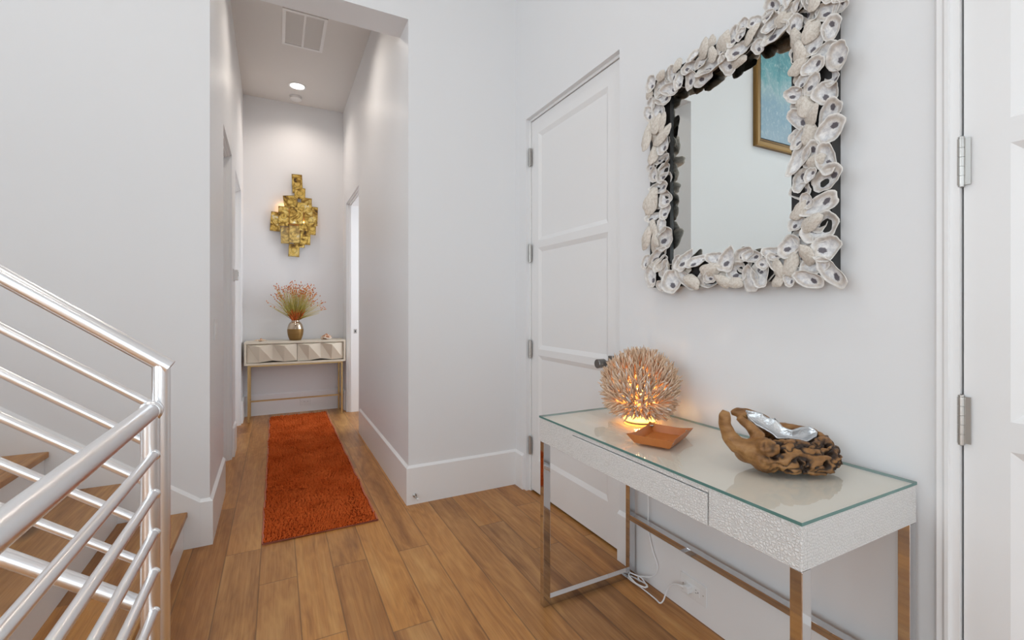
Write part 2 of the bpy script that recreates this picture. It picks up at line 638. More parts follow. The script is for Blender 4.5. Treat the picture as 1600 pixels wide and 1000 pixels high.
# the two recessed doors on the left of the hall and the open doorway on the right
for k, (ya, yb, zt2) in enumerate(((3.547, 4.272, 2.425), (4.65, 5.48, 2.42))):
    xa = LX((ya + yb) / 2)
    m = MB()
    m.box(xa - 0.10, xa - 0.062, ya + 0.01, yb - 0.01, 0.012, zt2 - 0.01)
    d = struct(m.build('door_%d' % (3 + k), DOORP), ('nearer' if k == 0 else 'farther') + ' recessed white door on the left of the hall')
    m = MB()
    for t, (xo, w) in enumerate(((0.018, 0.012), (0.036, 0.022), (0.055, 0.034))):
        m.box(xa - 0.13, xa - xo, yb - w, yb, 0, zt2)
        m.box(xa - 0.13, xa - xo, ya, ya + w, 0, zt2)
        m.box(xa - 0.13, xa - xo, ya, yb, zt2 - w, zt2)
    struct(m.build('trim_%d' % (6 + k), TRIM))
m = MB()
for xo, w in ((0.012, 0.010), (0.030, 0.022), (0.046, 0.030)):
    m.box(0.722 + xo, 0.90, 5.62 - w, 5.62, 0, 2.43)
    m.box(0.722 + xo, 0.90, 4.717, 4.717 + w, 0, 2.43)
    m.box(0.722 + xo, 0.90, 4.717, 5.62, 2.43 - w, 2.43)
tr8 = struct(m.build('trim_8', TRIM), 'bright white jamb of the open doorway on the right of the hall')
m = MB()
m.box(0.800, 0.835, 5.5885, 5.591, 0.915, 0.965, bev=0.0008)
m.box(0.811, 0.824, 5.5875, 5.5890, 0.928, 0.952, mat=1)
m.build('strike_plate', [NICKEL, DARKP], tr8)

# windows behind the viewer: frames with panes
def window(name, axis, pos, a0, a1, z0, z1, na, nz):
    m = MB()
    def bx(p0, p1, a, b, c, d):
        if axis == 'x':
            m.box(p0, p1, a, b, c, d)
        else:
            m.box(a, b, p0, p1, c, d)
    f = 0.06
    p0, p1 = pos - 0.045, pos + 0.02
    bx(p0, p1, a0, a0 + f, z0, z1)
    bx(p0, p1, a1 - f, a1, z0, z1)
    bx(p0, p1, a0 + f, a1 - f, z0, z0 + f)
    bx(p0, p1, a0 + f, a1 - f, z1 - f, z1)
    for i in range(1, na):
        c = a0 + (a1 - a0) * i / na
        bx(p0, p1, c - 0.02, c + 0.02, z0 + f, z1 - f)
    for i in range(1, nz):
        c = z0 + (z1 - z0) * i / nz
        bx(p0 + 0.001, p1 - 0.001, a0 + f, a1 - f, c - 0.02, c + 0.02)
    w = struct(m.build(name, TRIM))
    m = MB()
    bx(pos - 0.013, pos - 0.011, a0 + 0.03, a1 - 0.03, z0 + 0.03, z1 - 0.03)
    m.build('pane', PANE, w)
window('window_1', 'x', XL - 0.05, 0.4, 2.4, 1.6, 4.3, 2, 2)
window('fill_window', 'x', XL - 0.05, -2.45, -0.25, 0.35, 2.6, 3, 2)  # unseen window added as an opening for the low fill light
window('window_2', 'y', YB - 0.05, -2.0, 1.4, 0.35, 2.85, 4, 2)

# ------------------------------------------------------------------ stairs
st = thing('staircase', (-0.413, 2.2, 0), 'oak and white staircase climbing left behind the metal railing', 'staircase')
SY0, SY1 = 1.745, 2.784
RUN, RISE = 0.2565, 0.1885
NST = 11
x0w = -0.413
for k in range(NST):
    xr = x0w - k * RUN
    zt_ = (k + 1) * RISE
    m = MB()
    m.box(xr - RUN - 0.004, xr + 0.016, SY0 - 0.01, SY1, zt_ - 0.027, zt_, bev=0.004)
    o = m.build('tread', TREADW, st)
    o.location = (0.413, -2.2, 0)
    # shift each board's grain by moving its mesh in object space
    off = Vector((0.37 * k, 0.9 * k, 0))
    o.data.transform(Matrix.Translation(off))
    o.location -= off
    m = MB()
    m.box(xr - 0.018, xr, SY0, SY1, k * RISE + (0.0005 if k else 0), zt_ - 0.0275)
    o = m.build('riser', TRIM, st)
    o.location = (0.413, -2.2, 0)
m = MB()
pts = [(x0w - 0.019, 0.0)]
for k in range(NST):
    xr = x0w - k * RUN - 0.019
    pts += [(xr, (k + 1) * RISE - 0.028), (xr - RUN + (0.0 if k < NST - 1 else 0.0), (k + 1) * RISE - 0.028)]
pts += [(pts[-1][0], 0.0)]
m.prism(pts, 'y', SY0 + 0.002, SY0 + 0.03)
o = m.build('stringer', TRIM, st)
o.location = (0.413, -2.2, 0)

# ------------------------------------------------------------------ railings
def collar(m, c, d, r):
    """small weld ring at the end of a rail; c end point, d unit direction away from the post"""
    c = Vector(c)
    d = Vector(d).normalized()
    P = [c - d * 0.002, c + d * 0.001, c + d * 0.005, c + d * 0.008]
    m.tube(P, [r * 1.02, r * 1.28, r * 1.22, r * 1.0], 16)

PX, PY = -0.306, 1.690
t = thing('stair_railing', (PX, PY, 0), 'brushed metal stair railing sloping up left from the taller post', 'railing')
def put(o):
    o.location = -o.parent.location
    return o
ztop = 1.046
m = MB()
m.tube([(PX, PY, 0.006), (PX, PY, ztop - 0.006)], 0.0226, 28)
put(m.build('post', ALU, t))
m = MB()
m.lathe([(0.0255, 0), (0.0255, 0.012), (0.0235, 0.014)], (PX, PY, 0), 28)
put(m.build('base_plate', ALU, t))
slope = 0.735
xe = -3.2
dirv = Vector((-1, 0, slope)).normalized()
m = MB()
m.tube([(PX + 0.0205, PY, ztop - slope * 0.0205), (xe, PY, ztop + slope * (PX - xe))], 0.0228, 28)
put(m.build('handrail', ALU, t))
for z in (0.921, 0.803, 0.686, 0.564, 0.445):
    m = MB()
    m.tube([(PX - 0.018, PY, z), (xe, PY, z + slope * (PX - 0.018 - xe))], 0.0120, 20)
    put(m.build('rail', ALU, t))
m = MB()
m.tube([(PX - 0.018, PY, 0.318), (xe, PY, 0.318 + slope * (PX - 0.018 - xe))], 0.0215, 24)
o = put(m.build('rail', ALU, t))
o['label'] = 'thicker bottom rail'
# upper end post standing on the stairs
m = MB()
kx = int((x0w - xe) / RUN)
m.tube([(xe, PY, 0.001), (xe, PY, ztop + slope * (PX - xe))], 0.0228, 24)
put(m.build('post', ALU, t))

QX, QY = -0.322, 1.640
t = thing('guard_railing', (QX, QY, 0), 'level brushed metal guard railing with five thin rails coming toward the viewer', 'railing')
ye = -0.9
xs_ = lambda y: QX - (QY - y) * 0.008
m = MB()
m.tube([(QX, QY, 0.006), (QX, QY, 0.905)], 0.0228, 28)
put(m.build('post', ALU, t))
m = MB()
m.lathe([(0.0255, 0), (0.0255, 0.012), (0.0235, 0.014)], (QX, QY, 0), 28)
put(m.build('base_plate', ALU, t))
m = MB()
m.tube([(QX + 0.003, QY + 0.022, 0.914), (QX, QY, 0.914), (xs_(ye), ye, 0.914)], 0.0238, 32)
put(m.build('handrail', ALU, t))
m = MB()
collar(m, (QX + 0.001, QY - 0.004, 0.914), (-0.008, -1, 0), 0.0236)
m.tube([(QX + 0.004, QY + 0.019, 0.914), (QX + 0.004, QY + 0.023, 0.914)], 0.0246, 28)
put(m.build('collar', ALU, t))
for z in (0.792, 0.681, 0.569, 0.457, 0.345, 0.233, 0.121):
    m = MB()
    m.tube([(QX + 0.012, QY - 0.012, z), (xs_(ye) + 0.012, ye, z)], 0.0122, 20)
    r_ = put(m.build('rail', ALU, t))
    m = MB()
    collar(m, (QX + 0.012, QY - 0.016, z), (0, -1, 0), 0.0125)
    m.build('collar', ALU, r_)
m = MB()
m.tube([(xs_(ye), ye, 0.0), (xs_(ye), ye, 0.93)], 0.0228, 24)
put(m.build('post', ALU, t))

# ------------------------------------------------------------------ hall runner
rx0, rx1, ry0, ry1 = -0.065, 0.512, 2.655, 5.70
rug = thing('runner_rug', ((rx0 + rx1) / 2, (ry0 + ry1) / 2, 0), 'shaggy burnt orange runner rug lying on the hall floor', 'rug')
RUGM = NT('rug_yarn')
v1 = RUGM.noise(RUGM.coord('Object'), 3.2, 4, 0.6)
v2 = RUGM.noise(RUGM.coord('Object'), 120, 2, 0.6)
cc = RUGM.mix(RUGM.ramp(v1, [(0.35, 0.0), (0.65, 1.0)]), (0.58, 0.105, 0.020), (0.74, 0.165, 0.040))
cc = RUGM.mix(RUGM.math('MULTIPLY', v2, 0.5), cc, (0.38, 0.062, 0.011))
RUGM.set(color=cc, rough=0.95, spec=0.05)
RUGB = NT('rug_binding').set(color=(0.56, 0.20, 0.13), rough=0.9, spec=0.1)
cx, cy = (rx0 + rx1) / 2, (ry0 + ry1) / 2
def edge_w(y, s):
    return 0.006 * noise.noise(Vector((y * 5, s * 7.1, 0))) + 0.003 * noise.noise(Vector((y * 21, s * 3.1, 4)))
m = MB()
NY = 160
L_, R_ = [], []
for i in range(NY + 1):
    y = ry0 + (ry1 - ry0) * i / NY
    L_.append((rx0 + edge_w(y, 1) - cx, y - cy))
    R_.append((rx1 + edge_w(y, 2) - cx, y - cy + 0.010))
loop = L_ + list(reversed(R_))
m.tube([(x, y, 0.0052) for x, y in loop], 0.0050, 6, closed=True)
m.build('binding', RUGB, rug)
m = MB()
rows = [[m.bm.verts.new(p) for p in ((a_[0], a_[1], 0.0008), (a_[0] + 0.004, a_[1], 0.0050), (b_[0] - 0.004, b_[1], 0.0050), (b_[0], b_[1], 0.0008))] for a_, b_ in zip(L_, R_)]
for i in range(NY):
    for k in range(3):
        m.bm.faces.new((rows[i][k], rows[i][k + 1], rows[i + 1][k + 1], rows[i + 1][k]))
    m.bm.faces.new((rows[i][3], rows[i][0], rows[i + 1][0], rows[i + 1][3]))
m.bm.faces.new(rows[0])
m.bm.faces.new(rows[-1])
m.build('backing', NT('rug_backing').set(color=(0.30, 0.05, 0.010), rough=0.95, spec=0.0), rug)
rr = random.Random(3)
verts, faces = [], []
def clump(x, y):
    q = Vector((x * 46, y * 34, 0.0)) + noise.noise_vector(Vector((x * 9, y * 9, 2))) * 0.8
    d, pts = noise.voronoi(Vector((q.x, q.y, 0.5)))
    c = pts[0]
    return d[1] - d[0], (c.x - q.x) / 46, (c.y - q.y) / 34
def pile_h(x, y, e):
    part = abs(noise.noise(Vector((x * 5.0, y * 17.0, 31.0)) + 0.6 * noise.noise_vector(Vector((x * 14, y * 14, 3)))))
    msk = noise.noise(Vector((x * 4.5, y * 4.0, 77.0)))
    if msk > -0.05 and part < 0.07:
        return 0.006 + 0.05 * part
    h = 0.014 + 0.011 * min(1.0, e / 0.45) + 0.005 * noise.noise(Vector((x * 13, y * 9, 1.3)))
    return h
def lean(x, y):
    return (noise.noise(Vector((x * 6, y * 5, 9.0))), noise.noise(Vector((x * 6, y * 5, 19.0))))
sx = 0.0066
nx = int((rx1 - rx0 - 0.018) / sx)
yy = ry0 + 0.013
while yy < ry1 - 0.004:
    near = (yy - ry0) / (ry1 - ry0)
    for i in range(nx):
        x = rx0 + 0.009 + (i + rr.random()) * sx
        y = yy + rr.uniform(-0.004, 0.004)
        x += edge_w(y, 1) if i < nx / 2 else edge_w(y, 2)
        e_c, tx_, ty_ = clump(x, y)
        h = max(0.0065, pile_h(x, y, e_c) * rr.uniform(0.85, 1.12))
        lx, ly = lean(x, y)
        dx = lx * 0.014 + tx_ * 0.75 + rr.uniform(-0.004, 0.004)
        dy = ly * 0.014 + ty_ * 0.75 + rr.uniform(-0.004, 0.004)
        w = 0.0040
        a = rr.uniform(0, pi)
        b = len(verts)
        for f, hh, ww in ((0.0, 0.004, 0.8), (0.55, 0.62, 1.15)):
            for k in range(3):
                an = a + 2 * pi * k / 3
                verts.append((x - cx + dx * f + cos(an) * w * ww, y - cy + dy * f + sin(an) * w * ww, 0.006 + (h - 0.006) * (f if f else 0.0)))
        verts.append((x - cx + dx, y - cy + dy, h))
        for k in range(3):
            j = (k + 1) % 3
            faces.append((b + k, b + j, b + 3 + j, b + 3 + k))
            faces.append((b + 3 + k, b + 3 + j, b + 6))
    yy += 0.0072 if near < 0.5 else 0.0085
me = bpy.data.meshes.new('pile')
me.from_pydata(verts, [], faces)
pile = link('pile', me, RUGM, rug, True)
pile['kind'] = 'stuff'

# ------------------------------------------------------------------ white console table by the wall
tb = thing('console_table', (1.198, 1.087, 0), 'white embossed console table with chrome legs and glass top below the mirror', 'console table')
CROC = NT('embossed_white')
vor = CROC.n('ShaderNodeTexVoronoi', feature='DISTANCE_TO_EDGE')
CROC.l(CROC.mapping(CROC.coord('Object'), (185, 125, 150)), vor.inputs['Vector'])
vor.inputs['Scale'].default_value = 1.0
vor.inputs['Randomness'].default_value = 0.75
e_ = CROC.ramp(vor.outputs['Distance'], [(0.0, 0.0), (0.18, 0.85), (0.5, 1.0)])
CROC.set(color=CROC.mix(e_, (0.66, 0.655, 0.645), (0.80, 0.795, 0.785)), rough=0.30, spec=0.5)
CROC.bump(e_, 0.9, 0.0014)
CROC = CROC.m
TOPM = paint('cream_table_top', (0.88, 0.84, 0.765), 0.35, 0.02)
tx0, tx1, ty0, ty1 = 0.956, 1.440, 0.562, 1.612
za, zb = 0.668, 0.762
def T(o):
    o.location = -tb.location
    return o
m = MB()
dy0, dy1, dz1 = 0.789, 1.378, 0.750
# apron: front rail with a pocket for the drawer, ends, back and the board under the glass
m.box(tx0, tx0 + 0.02, ty0, dy0, za, zb, bev=0.0015)
m.box(tx0, tx0 + 0.02, dy1, ty1, za, zb, bev=0.0015)
m.box(tx0, tx0 + 0.02, dy0, dy1, dz1, zb - 0.0002)
m.box(tx0 + 0.02, tx1, ty0, ty0 + 0.02, za, zb, bev=0.0012)
m.box(tx0 + 0.02, tx1, ty1 - 0.02, ty1, za, zb, bev=0.0012)
m.box(tx1 - 0.02, tx1, ty0 + 0.02, ty1 - 0.02, za, zb)
m.box(tx0 + 0.018, tx0 + 0.022, dy0 - 0.01, dy1 + 0.01, za + 0.004, zb, mat=1)
m.box(tx0 + 0.02, tx1 - 0.02, ty0 + 0.02, ty1 - 0.02, za + 0.003, za + 0.012)
T(m.build('apron', [CROC, GAP], tb))
m = MB()
m.box(tx0 + 0.001, tx1 - 0.001, ty0 + 0.001, ty1 - 0.001, zb - 0.012, zb + 0.0004)
T(m.build('tabletop', TOPM, tb))
m = MB()
m.box(tx0 - 0.0015, tx0 + 0.016, dy0 + 0.0035, dy1 - 0.0016, za - 0.001, dz1 - 0.003, bev=0.0012)
T(m.build('drawer', CROC, tb))
m = MB()
vs = m.box(tx0 - 0.002, tx1, ty0 - 0.002, ty1 + 0.001, zb + 0.0012, zb + 0.0092, bev=0.0008)
gl = m.build('glass_top', [GLASS, GLASSEDGE], tb)
for p in gl.data.polygons:
    if abs(p.normal.z) < 0.9:
        p.material_index = 1
T(gl)
lw, ld = 0.032, 0.026      # leg: 32 mm across x, 26 mm along y
legs = [(tx0 + 0.002, ty0, 0), (tx0 + 0.002, ty1 - ld - 0.002, 0), (tx1 - lw, ty0, 0), (tx1 - lw, ty1 - ld - 0.002, 0)]
for lx, ly, _ in legs:
    m = MB()
    m.box(lx, lx + lw, ly, ly + ld, 0.0, za - 0.0005, bev=0.0012)
    T(m.build('leg', CHROME, tb))
for ly in (ty0, ty1 - ld - 0.002):
    m = MB()
    m.box(tx0 + 0.002 + lw, tx1 - lw, ly, ly + ld, 0.0, 0.032, bev=0.0012)
    T(m.build('floor_bar', CHROME, tb))
m = MB()
m.box(tx1 - lw + 0.0005, tx1 - 0.0015, ty0 + ld, ty1 - ld - 0.002, 0.258, 0.284, bev=0.0012)
T(m.build('stretcher', CHROME, tb))

# ------------------------------------------------------------------ sphere lamp of wooden sticks
LX0, LY0, LZ0 = 1.262, 1.362, 0.7712
lamp = thing('table_lamp', (LX0, LY0, LZ0), 'glowing ball lamp of pale wooden sticks on the white console table', 'lamp')
STICK = NT('driftwood_stick')
oi = STICK.n('ShaderNodeObjectInfo')
at = STICK.n('ShaderNodeAttribute', attribute_name='tone')
ton = at.outputs['Fac']
cS = STICK.ramp(ton, [(0.0, (0.52, 0.34, 0.22)), (0.5, (0.70, 0.50, 0.35)), (0.85, (0.78, 0.61, 0.47)), (0.93, (0.84, 0.80, 0.76)), (1.0, (0.88, 0.86, 0.84))])
STICK.set(color=cS, rough=0.75, spec=0.2)
WARMG = NT('warm_glow').set(color=(0.9, 0.5, 0.15), emit=(1.0, 0.50, 0.07), estr=7.0)
rl = random.Random(11)
CEN = Vector((0, 0, 0.131))
def stick_geo(verts, faces, tones, base, d, ln, w, tone):
    a = d.orthogonal().normalized()
    b = d.cross(a)
    ph = rl.uniform(0, 6.28)
    bend = (a * cos(ph * 1.7) + b * sin(ph * 1.7)) * ln * rl.uniform(-0.10, 0.10)
    s0 = len(verts)
    prof = [(0.0, 0.75), (0.3, 1.0), (0.7, 0.85), (1.0, 0.35)]
    for f, r in prof:
        c = base + d * (ln * f) + bend * (4 * f * (1 - f))
        for k in range(5):
            an = ph + 2 * pi * k / 5
            verts.append(c + (a * cos(an) * 1.25 + b * sin(an) * 0.8) * w * r)
            tones.append(tone)
    for i in range(3):
        for k in range(5):
            faces.append((s0 + i * 5 + k, s0 + i * 5 + (k + 1) % 5, s0 + (i + 1) * 5 + (k + 1) % 5, s0 + (i + 1) * 5 + k))
    faces.append(tuple(s0 + 15 + k for k in range(5)))
    faces.append(tuple(s0 + 4 - k for k in range(5)))
sticks = []
N = 2100
for i in range(N):
    z = 1 - 2 * (i + 0.5) / N
    if z < -0.86:
        continue
    ph = i * 2.399963 + rl.uniform(-0.12, 0.12)
    r = sqrt(1 - z * z)
    n = Vector((r * cos(ph), r * sin(ph), z))
    base = CEN + Vector((n.x * 0.112, n.y * 0.112, n.z * 0.105))
    d = (n * 0.66 + Vector((0, 0, 0.78)) + Vector((rl.gauss(0, 0.25), rl.gauss(0, 0.25), rl.gauss(0, 0.2)))).normalized()
    if z < -0.45:
        d = (n * 0.8 + Vector((n.x, n.y, 0)) * 0.55 + Vector((0, 0, 0.35)) + Vector((rl.gauss(0, 0.2), rl.gauss(0, 0.2), rl.gauss(0, 0.12)))).normalized()
    ln = rl.uniform(0.044, 0.070)
    tip = base + d * ln
    rr_ = (tip - CEN).length
    lim = rl.uniform(0.142, 0.165)
    if rr_ > lim:
        base -= d * (rr_ - lim)
    if tip.z < 0.010:
        continue
    tone = rl.random() * 0.85 if rl.random() > 0.06 else rl.uniform(0.92, 1.0)
    front = -(base.x * 0.66 + base.y * 0.72) + 0.15 * base.z
    sticks.append((front, base, d, ln, rl.uniform(0.0028, 0.0050), tone))
sticks.sort(key=lambda s: -s[0])
def tone_mesh(name, lst):
    v, f, t_ = [], [], []
    for s in lst:
        stick_geo(v, f, t_, s[1], s[2], s[3], s[4], s[5])
    me = bpy.data.meshes.new(name)
    me.from_pydata([tuple(p) for p in v], [], f)
    a = me.attributes.new('tone', 'FLOAT', 'POINT')
    a.data.foreach_set('value', t_)
    return me
front = sticks[:260]
rl.shuffle(front)
ind = front[:100]
ids = set(id(s) for s in ind)
for s in ind:
    link('stick', tone_mesh('stick', [s]), STICK, lamp, True)
o = link('stick_shell', tone_mesh('stick_shell', [s for s in sticks if id(s) not in ids]), STICK, lamp, True)
o['kind'] = 'stuff'
WIRE = simple('cage_wood', (0.34, 0.19, 0.10), 0.8)
m = MB()
for k in range(10):
    a = pi * k / 10
    m.tube([CEN + Vector((cos(a) * cos(t_) * 0.112, sin(a) * cos(t_) * 0.112, sin(t_) * 0.105)) for t_ in [2 * pi * j / 28 for j in range(28)]], 0.0022, 6, closed=True)
for z in (-0.6, -0.3, 0, 0.3, 0.6, 0.85):
    r = sqrt(1 - z * z) * 0.112
    m.tube([CEN + Vector((cos(t_) * r, sin(t_) * r, z * 0.105)) for t_ in [2 * pi * j / 28 for j in range(28)]], 0.0022, 6, closed=True)
m.build('cage', WIRE, lamp)
m = MB()
m.lathe([(0.058, 0.0), (0.059, 0.001), (0.059, 0.003), (0.057, 0.004)], (0, 0, 0.0002), 40)
m.build('base', simple('lamp_base', (0.55, 0.42, 0.28), 0.5), lamp)
m = MB()
prof = [(0.054, 0.011)]
m.lathe([(0.060, 0.0042), (0.062, 0.006), (0.060, 0.010), (0.05, 0.011)], (0, 0, 0), 40)
m.build('glow_stand_in', WARMG, lamp)  # emissive ring stands in for lamp glow on the table and lower sticks
m = MB()
m.lathe([(0.002, 0.0), (0.010, 0.004), (0.014, 0.014), (0.011, 0.024), (0.003, 0.03)], (0, 0, 0.10), 24)
o = m.build('bulb', NT('bulb_glow').set(color=(1, 0.8, 0.5), emit=(1.0, 0.60, 0.16), estr=9.0), lamp)
for lz, pw, rd in ((0.150, 1.9, 0.02), (0.040, 0.8, 0.02)):
    l = bpy.data.lights.new('lamp_light', 'POINT')
    l.energy = pw
    l.color = (1.0, 0.58, 0.20)
    l.shadow_soft_size = rd
    o = bpy.data.objects.new('lamp_light', l)
    o.location = (LX0, LY0, LZ0 + lz)
    COL.objects.link(o)
# cord: down behind the table, a bundle on the floor, up to the plug
CORD = simple('white_cord', (0.78, 0.78, 0.79), 0.4)
def smooth_path(P, n=8):
    P = [Vector(p) for p in P]
    out = []
    for i in range(len(P) - 1):
        p0, p1, p2, p3 = P[max(i - 1, 0)], P[i], P[i + 1], P[min(i + 2, len(P) - 1)]
        for k in range(n):
            t_ = k / n
            out.append(0.5 * ((2 * p1) + (p2 - p0) * t_ + (2 * p0 - 5 * p1 + 4 * p2 - p3) * t_ ** 2 + (3 * p1 - p0 - 3 * p2 + p3) * t_ ** 3))
    out.append(P[-1])
    return out
path = [(LX0 + 0.055, LY0 + 0.01, 0.7765), (1.36, 1.38, 0.776), (1.425, 1.49, 0.776), (1.4465, 1.53, 0.768), (1.447, 1.535, 0.70), (1.447, 1.529, 0.60), (1.447, 1.528, 0.465), (1.447, 1.512, 0.387), (1.447, 1.509, 0.317),
        (1.447, 1.510, 0.246), (1.446, 1.482, 0.162), (1.445, 1.452, 0.108), (1.440, 1.475, 0.055), (1.425, 1.545, 0.022)]
# coiled bundle
for k in range(18):
    a = k * 0.70
    path.append((1.405 + 0.020 * cos(a) + 0.004 * sin(3.1 * k), 1.530 + 0.052 * sin(a) + 0.004 * cos(2.3 * k), 0.006 + 0.0018 * k if k < 9 else 0.024 - 0.0012 * (k - 9)))
path += [(1.412, 1.598, 0.005), (1.396, 1.575, 0.004), (1.399, 1.50, 0.004), (1.397, 1.42, 0.004), (1.392, 1.385, 0.006), (1.405, 1.378, 0.02), (1.420, 1.378, 0.050), (1.425, 1.355, 0.086), (1.426, 1.325, 0.104), (1.428, 1.300, 0.108)]
m = MB()
m.tube([Vector(p) - Vector((LX0, LY0, LZ0)) for p in smooth_path(path, 6)], 0.0029, 8)
cord = m.build('power_cord', CORD, lamp)
m = MB()
OFF = Vector((LX0, LY0, LZ0))
M = Matrix.Translation(Vector((1.437, 1.283, 0.107)) - OFF)
m.box(-0.014, 0.0115, -0.012, 0.012, -0.014, 0.014, bev=0.004, M=None)
bmesh.ops.transform(m.bm, matrix=M, verts=m.bm.verts)
m.tube([Vector((1.432, 1.296, 0.107)) - OFF, Vector((1.427, 1.312, 0.107)) - OFF], [0.008, 0.0045], 12)
m.build('plug', WHITEP, cord)

# ------------------------------------------------------------------ leather tray
ang = radians(25.5)
tray = thing('valet_tray', (1.136, 1.128, 0.7712), 'orange leather tray with pinched corners in front of the lamp', 'tray', rz=ang)
LEATH = NT('orange_leather')
vv = LEATH.noise(LEATH.coord('Object'), 22, 4)
LEATH.set(color=LEATH.mix(vv, (0.40, 0.115, 0.022), (0.56, 0.19, 0.05)), rough=0.36, spec=0.45)
LEATH.bump(LEATH.noise(LEATH.coord('Object'), 900, 2), 0.15, 0.0006)
LEATH = LEATH.m
m = MB()
hx, hy = 0.082, 0.057
ox, oy = 0.103, 0.077
N1 = 12
def ring(scale_in, z, kind):
    pts = []
    cs = [(-1, -1), (1, -1), (1, 1), (-1, 1)]
    for i in range(4):
        (ax, ay), (bx, by) = cs[i], cs[(i + 1) % 4]
        for k in range(N1):
            f = k / N1
            x = ax + (bx - ax) * f
            y = ay + (by - ay) * f
            c = (2 * abs(f - 0.5)) ** 4      # 1 at the corners
            if kind == 'bot':
                X, Y, Z = x * hx, y * hy, z
            else:
                w = 0.875 + 0.125 * c
                X, Y = x * ox * w, y * oy * w
                if abs(x) > abs(y):
                    X = x * (ox * w)
                Z = z - 0.004 * (1 - c)
            pts.append((X * scale_in[0], Y * scale_in[1], Z))
    return pts
rings = [ring((1, 1), 0.0004, 'bot'), ring((1.0, 1.0), 0.031, 'top'), ring((0.975, 0.97), 0.0312, 'top'), ring((0.955, 0.94), 0.0035, 'bot')]
RV = [[m.bm.verts.new(p) for p in r] for r in rings]
n4 = 4 * N1
for i in range(3):
    for k in range(n4):
        f = m.bm.faces.new((RV[i][k], RV[i][(k + 1) % n4], RV[i + 1][(k + 1) % n4], RV[i + 1][k]))
        f.smooth = True
m.bm.faces.new(RV[0])
m.bm.faces.new(RV[3])
m.build('tray_body', LEATH, tray)
for sx_, sy_ in ((-1, -1), (1, -1), (1, 1), (-1, 1)):
    m = MB()
    a = atan2(sy_ * hy, sx_ * hx)
    c = Vector((sx_ * 0.0840, sy_ * 0.0625, 0.021))
    m.tube([c + Vector((-sin(a), cos(a), 0)) * 0.006, c - Vector((-sin(a), cos(a), 0)) * 0.006], 0.0034, 12)
    o = m.build('snap', NICKEL, tray)

# ------------------------------------------------------------------ driftwood bowl with silver inlay
th = math.atan((800 - 432.2) / 715.06)
bowl = thing('driftwood_bowl', (1.20, 0.80, 0.7712), 'gnarled brown driftwood bowl with a hooked branch and silver hollow on the console', 'bowl', rz=-th)
blob = MB()
def ell(c, r):
    bmesh.ops.create_icosphere(blob.bm, subdivisions=3, radius=1.0, matrix=Matrix.Translation(c) @ Matrix.Diagonal((r[0], r[1], r[2], 1)))
for c, r in (((0.045, -0.035, 0.044), (0.085, 0.045, 0.041)), ((0.125, -0.015, 0.040), (0.050, 0.045, 0.036)), ((-0.022, -0.030, 0.040), (0.042, 0.045, 0.040)),
             ((0.150, 0.005, 0.048), (0.034, 0.045, 0.036)), ((0.05, 0.03, 0.045), (0.11, 0.05, 0.036)), ((-0.045, -0.005, 0.045), (0.045, 0.04, 0.033)),
             ((0.095, -0.062, 0.030), (0.065, 0.018, 0.028)), ((0.03, -0.068, 0.040), (0.038, 0.016, 0.032)), ((-0.025, -0.045, 0.068), (0.030, 0.028, 0.026))):
    ell(c, r)
blob.tube([(-0.02, -0.02, 0.060), (-0.060, -0.018, 0.056), (-0.088, -0.012, 0.066), (-0.106, -0.004, 0.090), (-0.116, 0.0, 0.122), (-0.115, 0.0, 0.144), (-0.111, 0.0, 0.156)], [0.032, 0.028, 0.024, 0.020, 0.0168, 0.0152, 0.011], 16)
blob.tube([(-0.074, 0.046, 0.140), (-0.055, 0.050, 0.142), (-0.025, 0.056, 0.134), (0.02, 0.060, 0.112), (0.06, 0.055, 0.082), (0.10, 0.05, 0.062)], [0.007, 0.013, 0.018, 0.022, 0.026, 0.02], 14)
blob.tube([(-0.062, 0.036, 0.130), (-0.040, 0.018, 0.112), (-0.025, 0.0, 0.088), (-0.03, -0.01, 0.06)], [0.009, 0.014, 0.020, 0.026], 12)
blob.tube([(0.03, 0.055, 0.100), (0.09, 0.058, 0.092), (0.15, 0.045, 0.085), (0.172, 0.02, 0.075), (0.176, -0.01, 0.05), (0.17, -0.035, 0.02)], [0.016, 0.016, 0.014, 0.013, 0.014, 0.014], 12)
me = blob.mesh('wood_blob')
tmp = bpy.data.objects.new('tmp_blob', me)
COL.objects.link(tmp)
md = tmp.modifiers.new('remesh', 'REMESH')
md.mode = 'VOXEL'
md.voxel_size = 0.0030
md2 = tmp.modifiers.new('smooth', 'SMOOTH')
md2.iterations = 6
md2.factor = 0.5
dg = bpy.context.evaluated_depsgraph_get()
ev = tmp.evaluated_get(dg)
wm = bpy.data.meshes.new_from_object(ev)
bpy.data.objects.remove(tmp)
bpy.data.meshes.remove(me)
nrm = [v.normal.copy() for v in wm.vertices]
cavity_dark = []  # colour weight, darker in carved hollows and creases with patchy noise
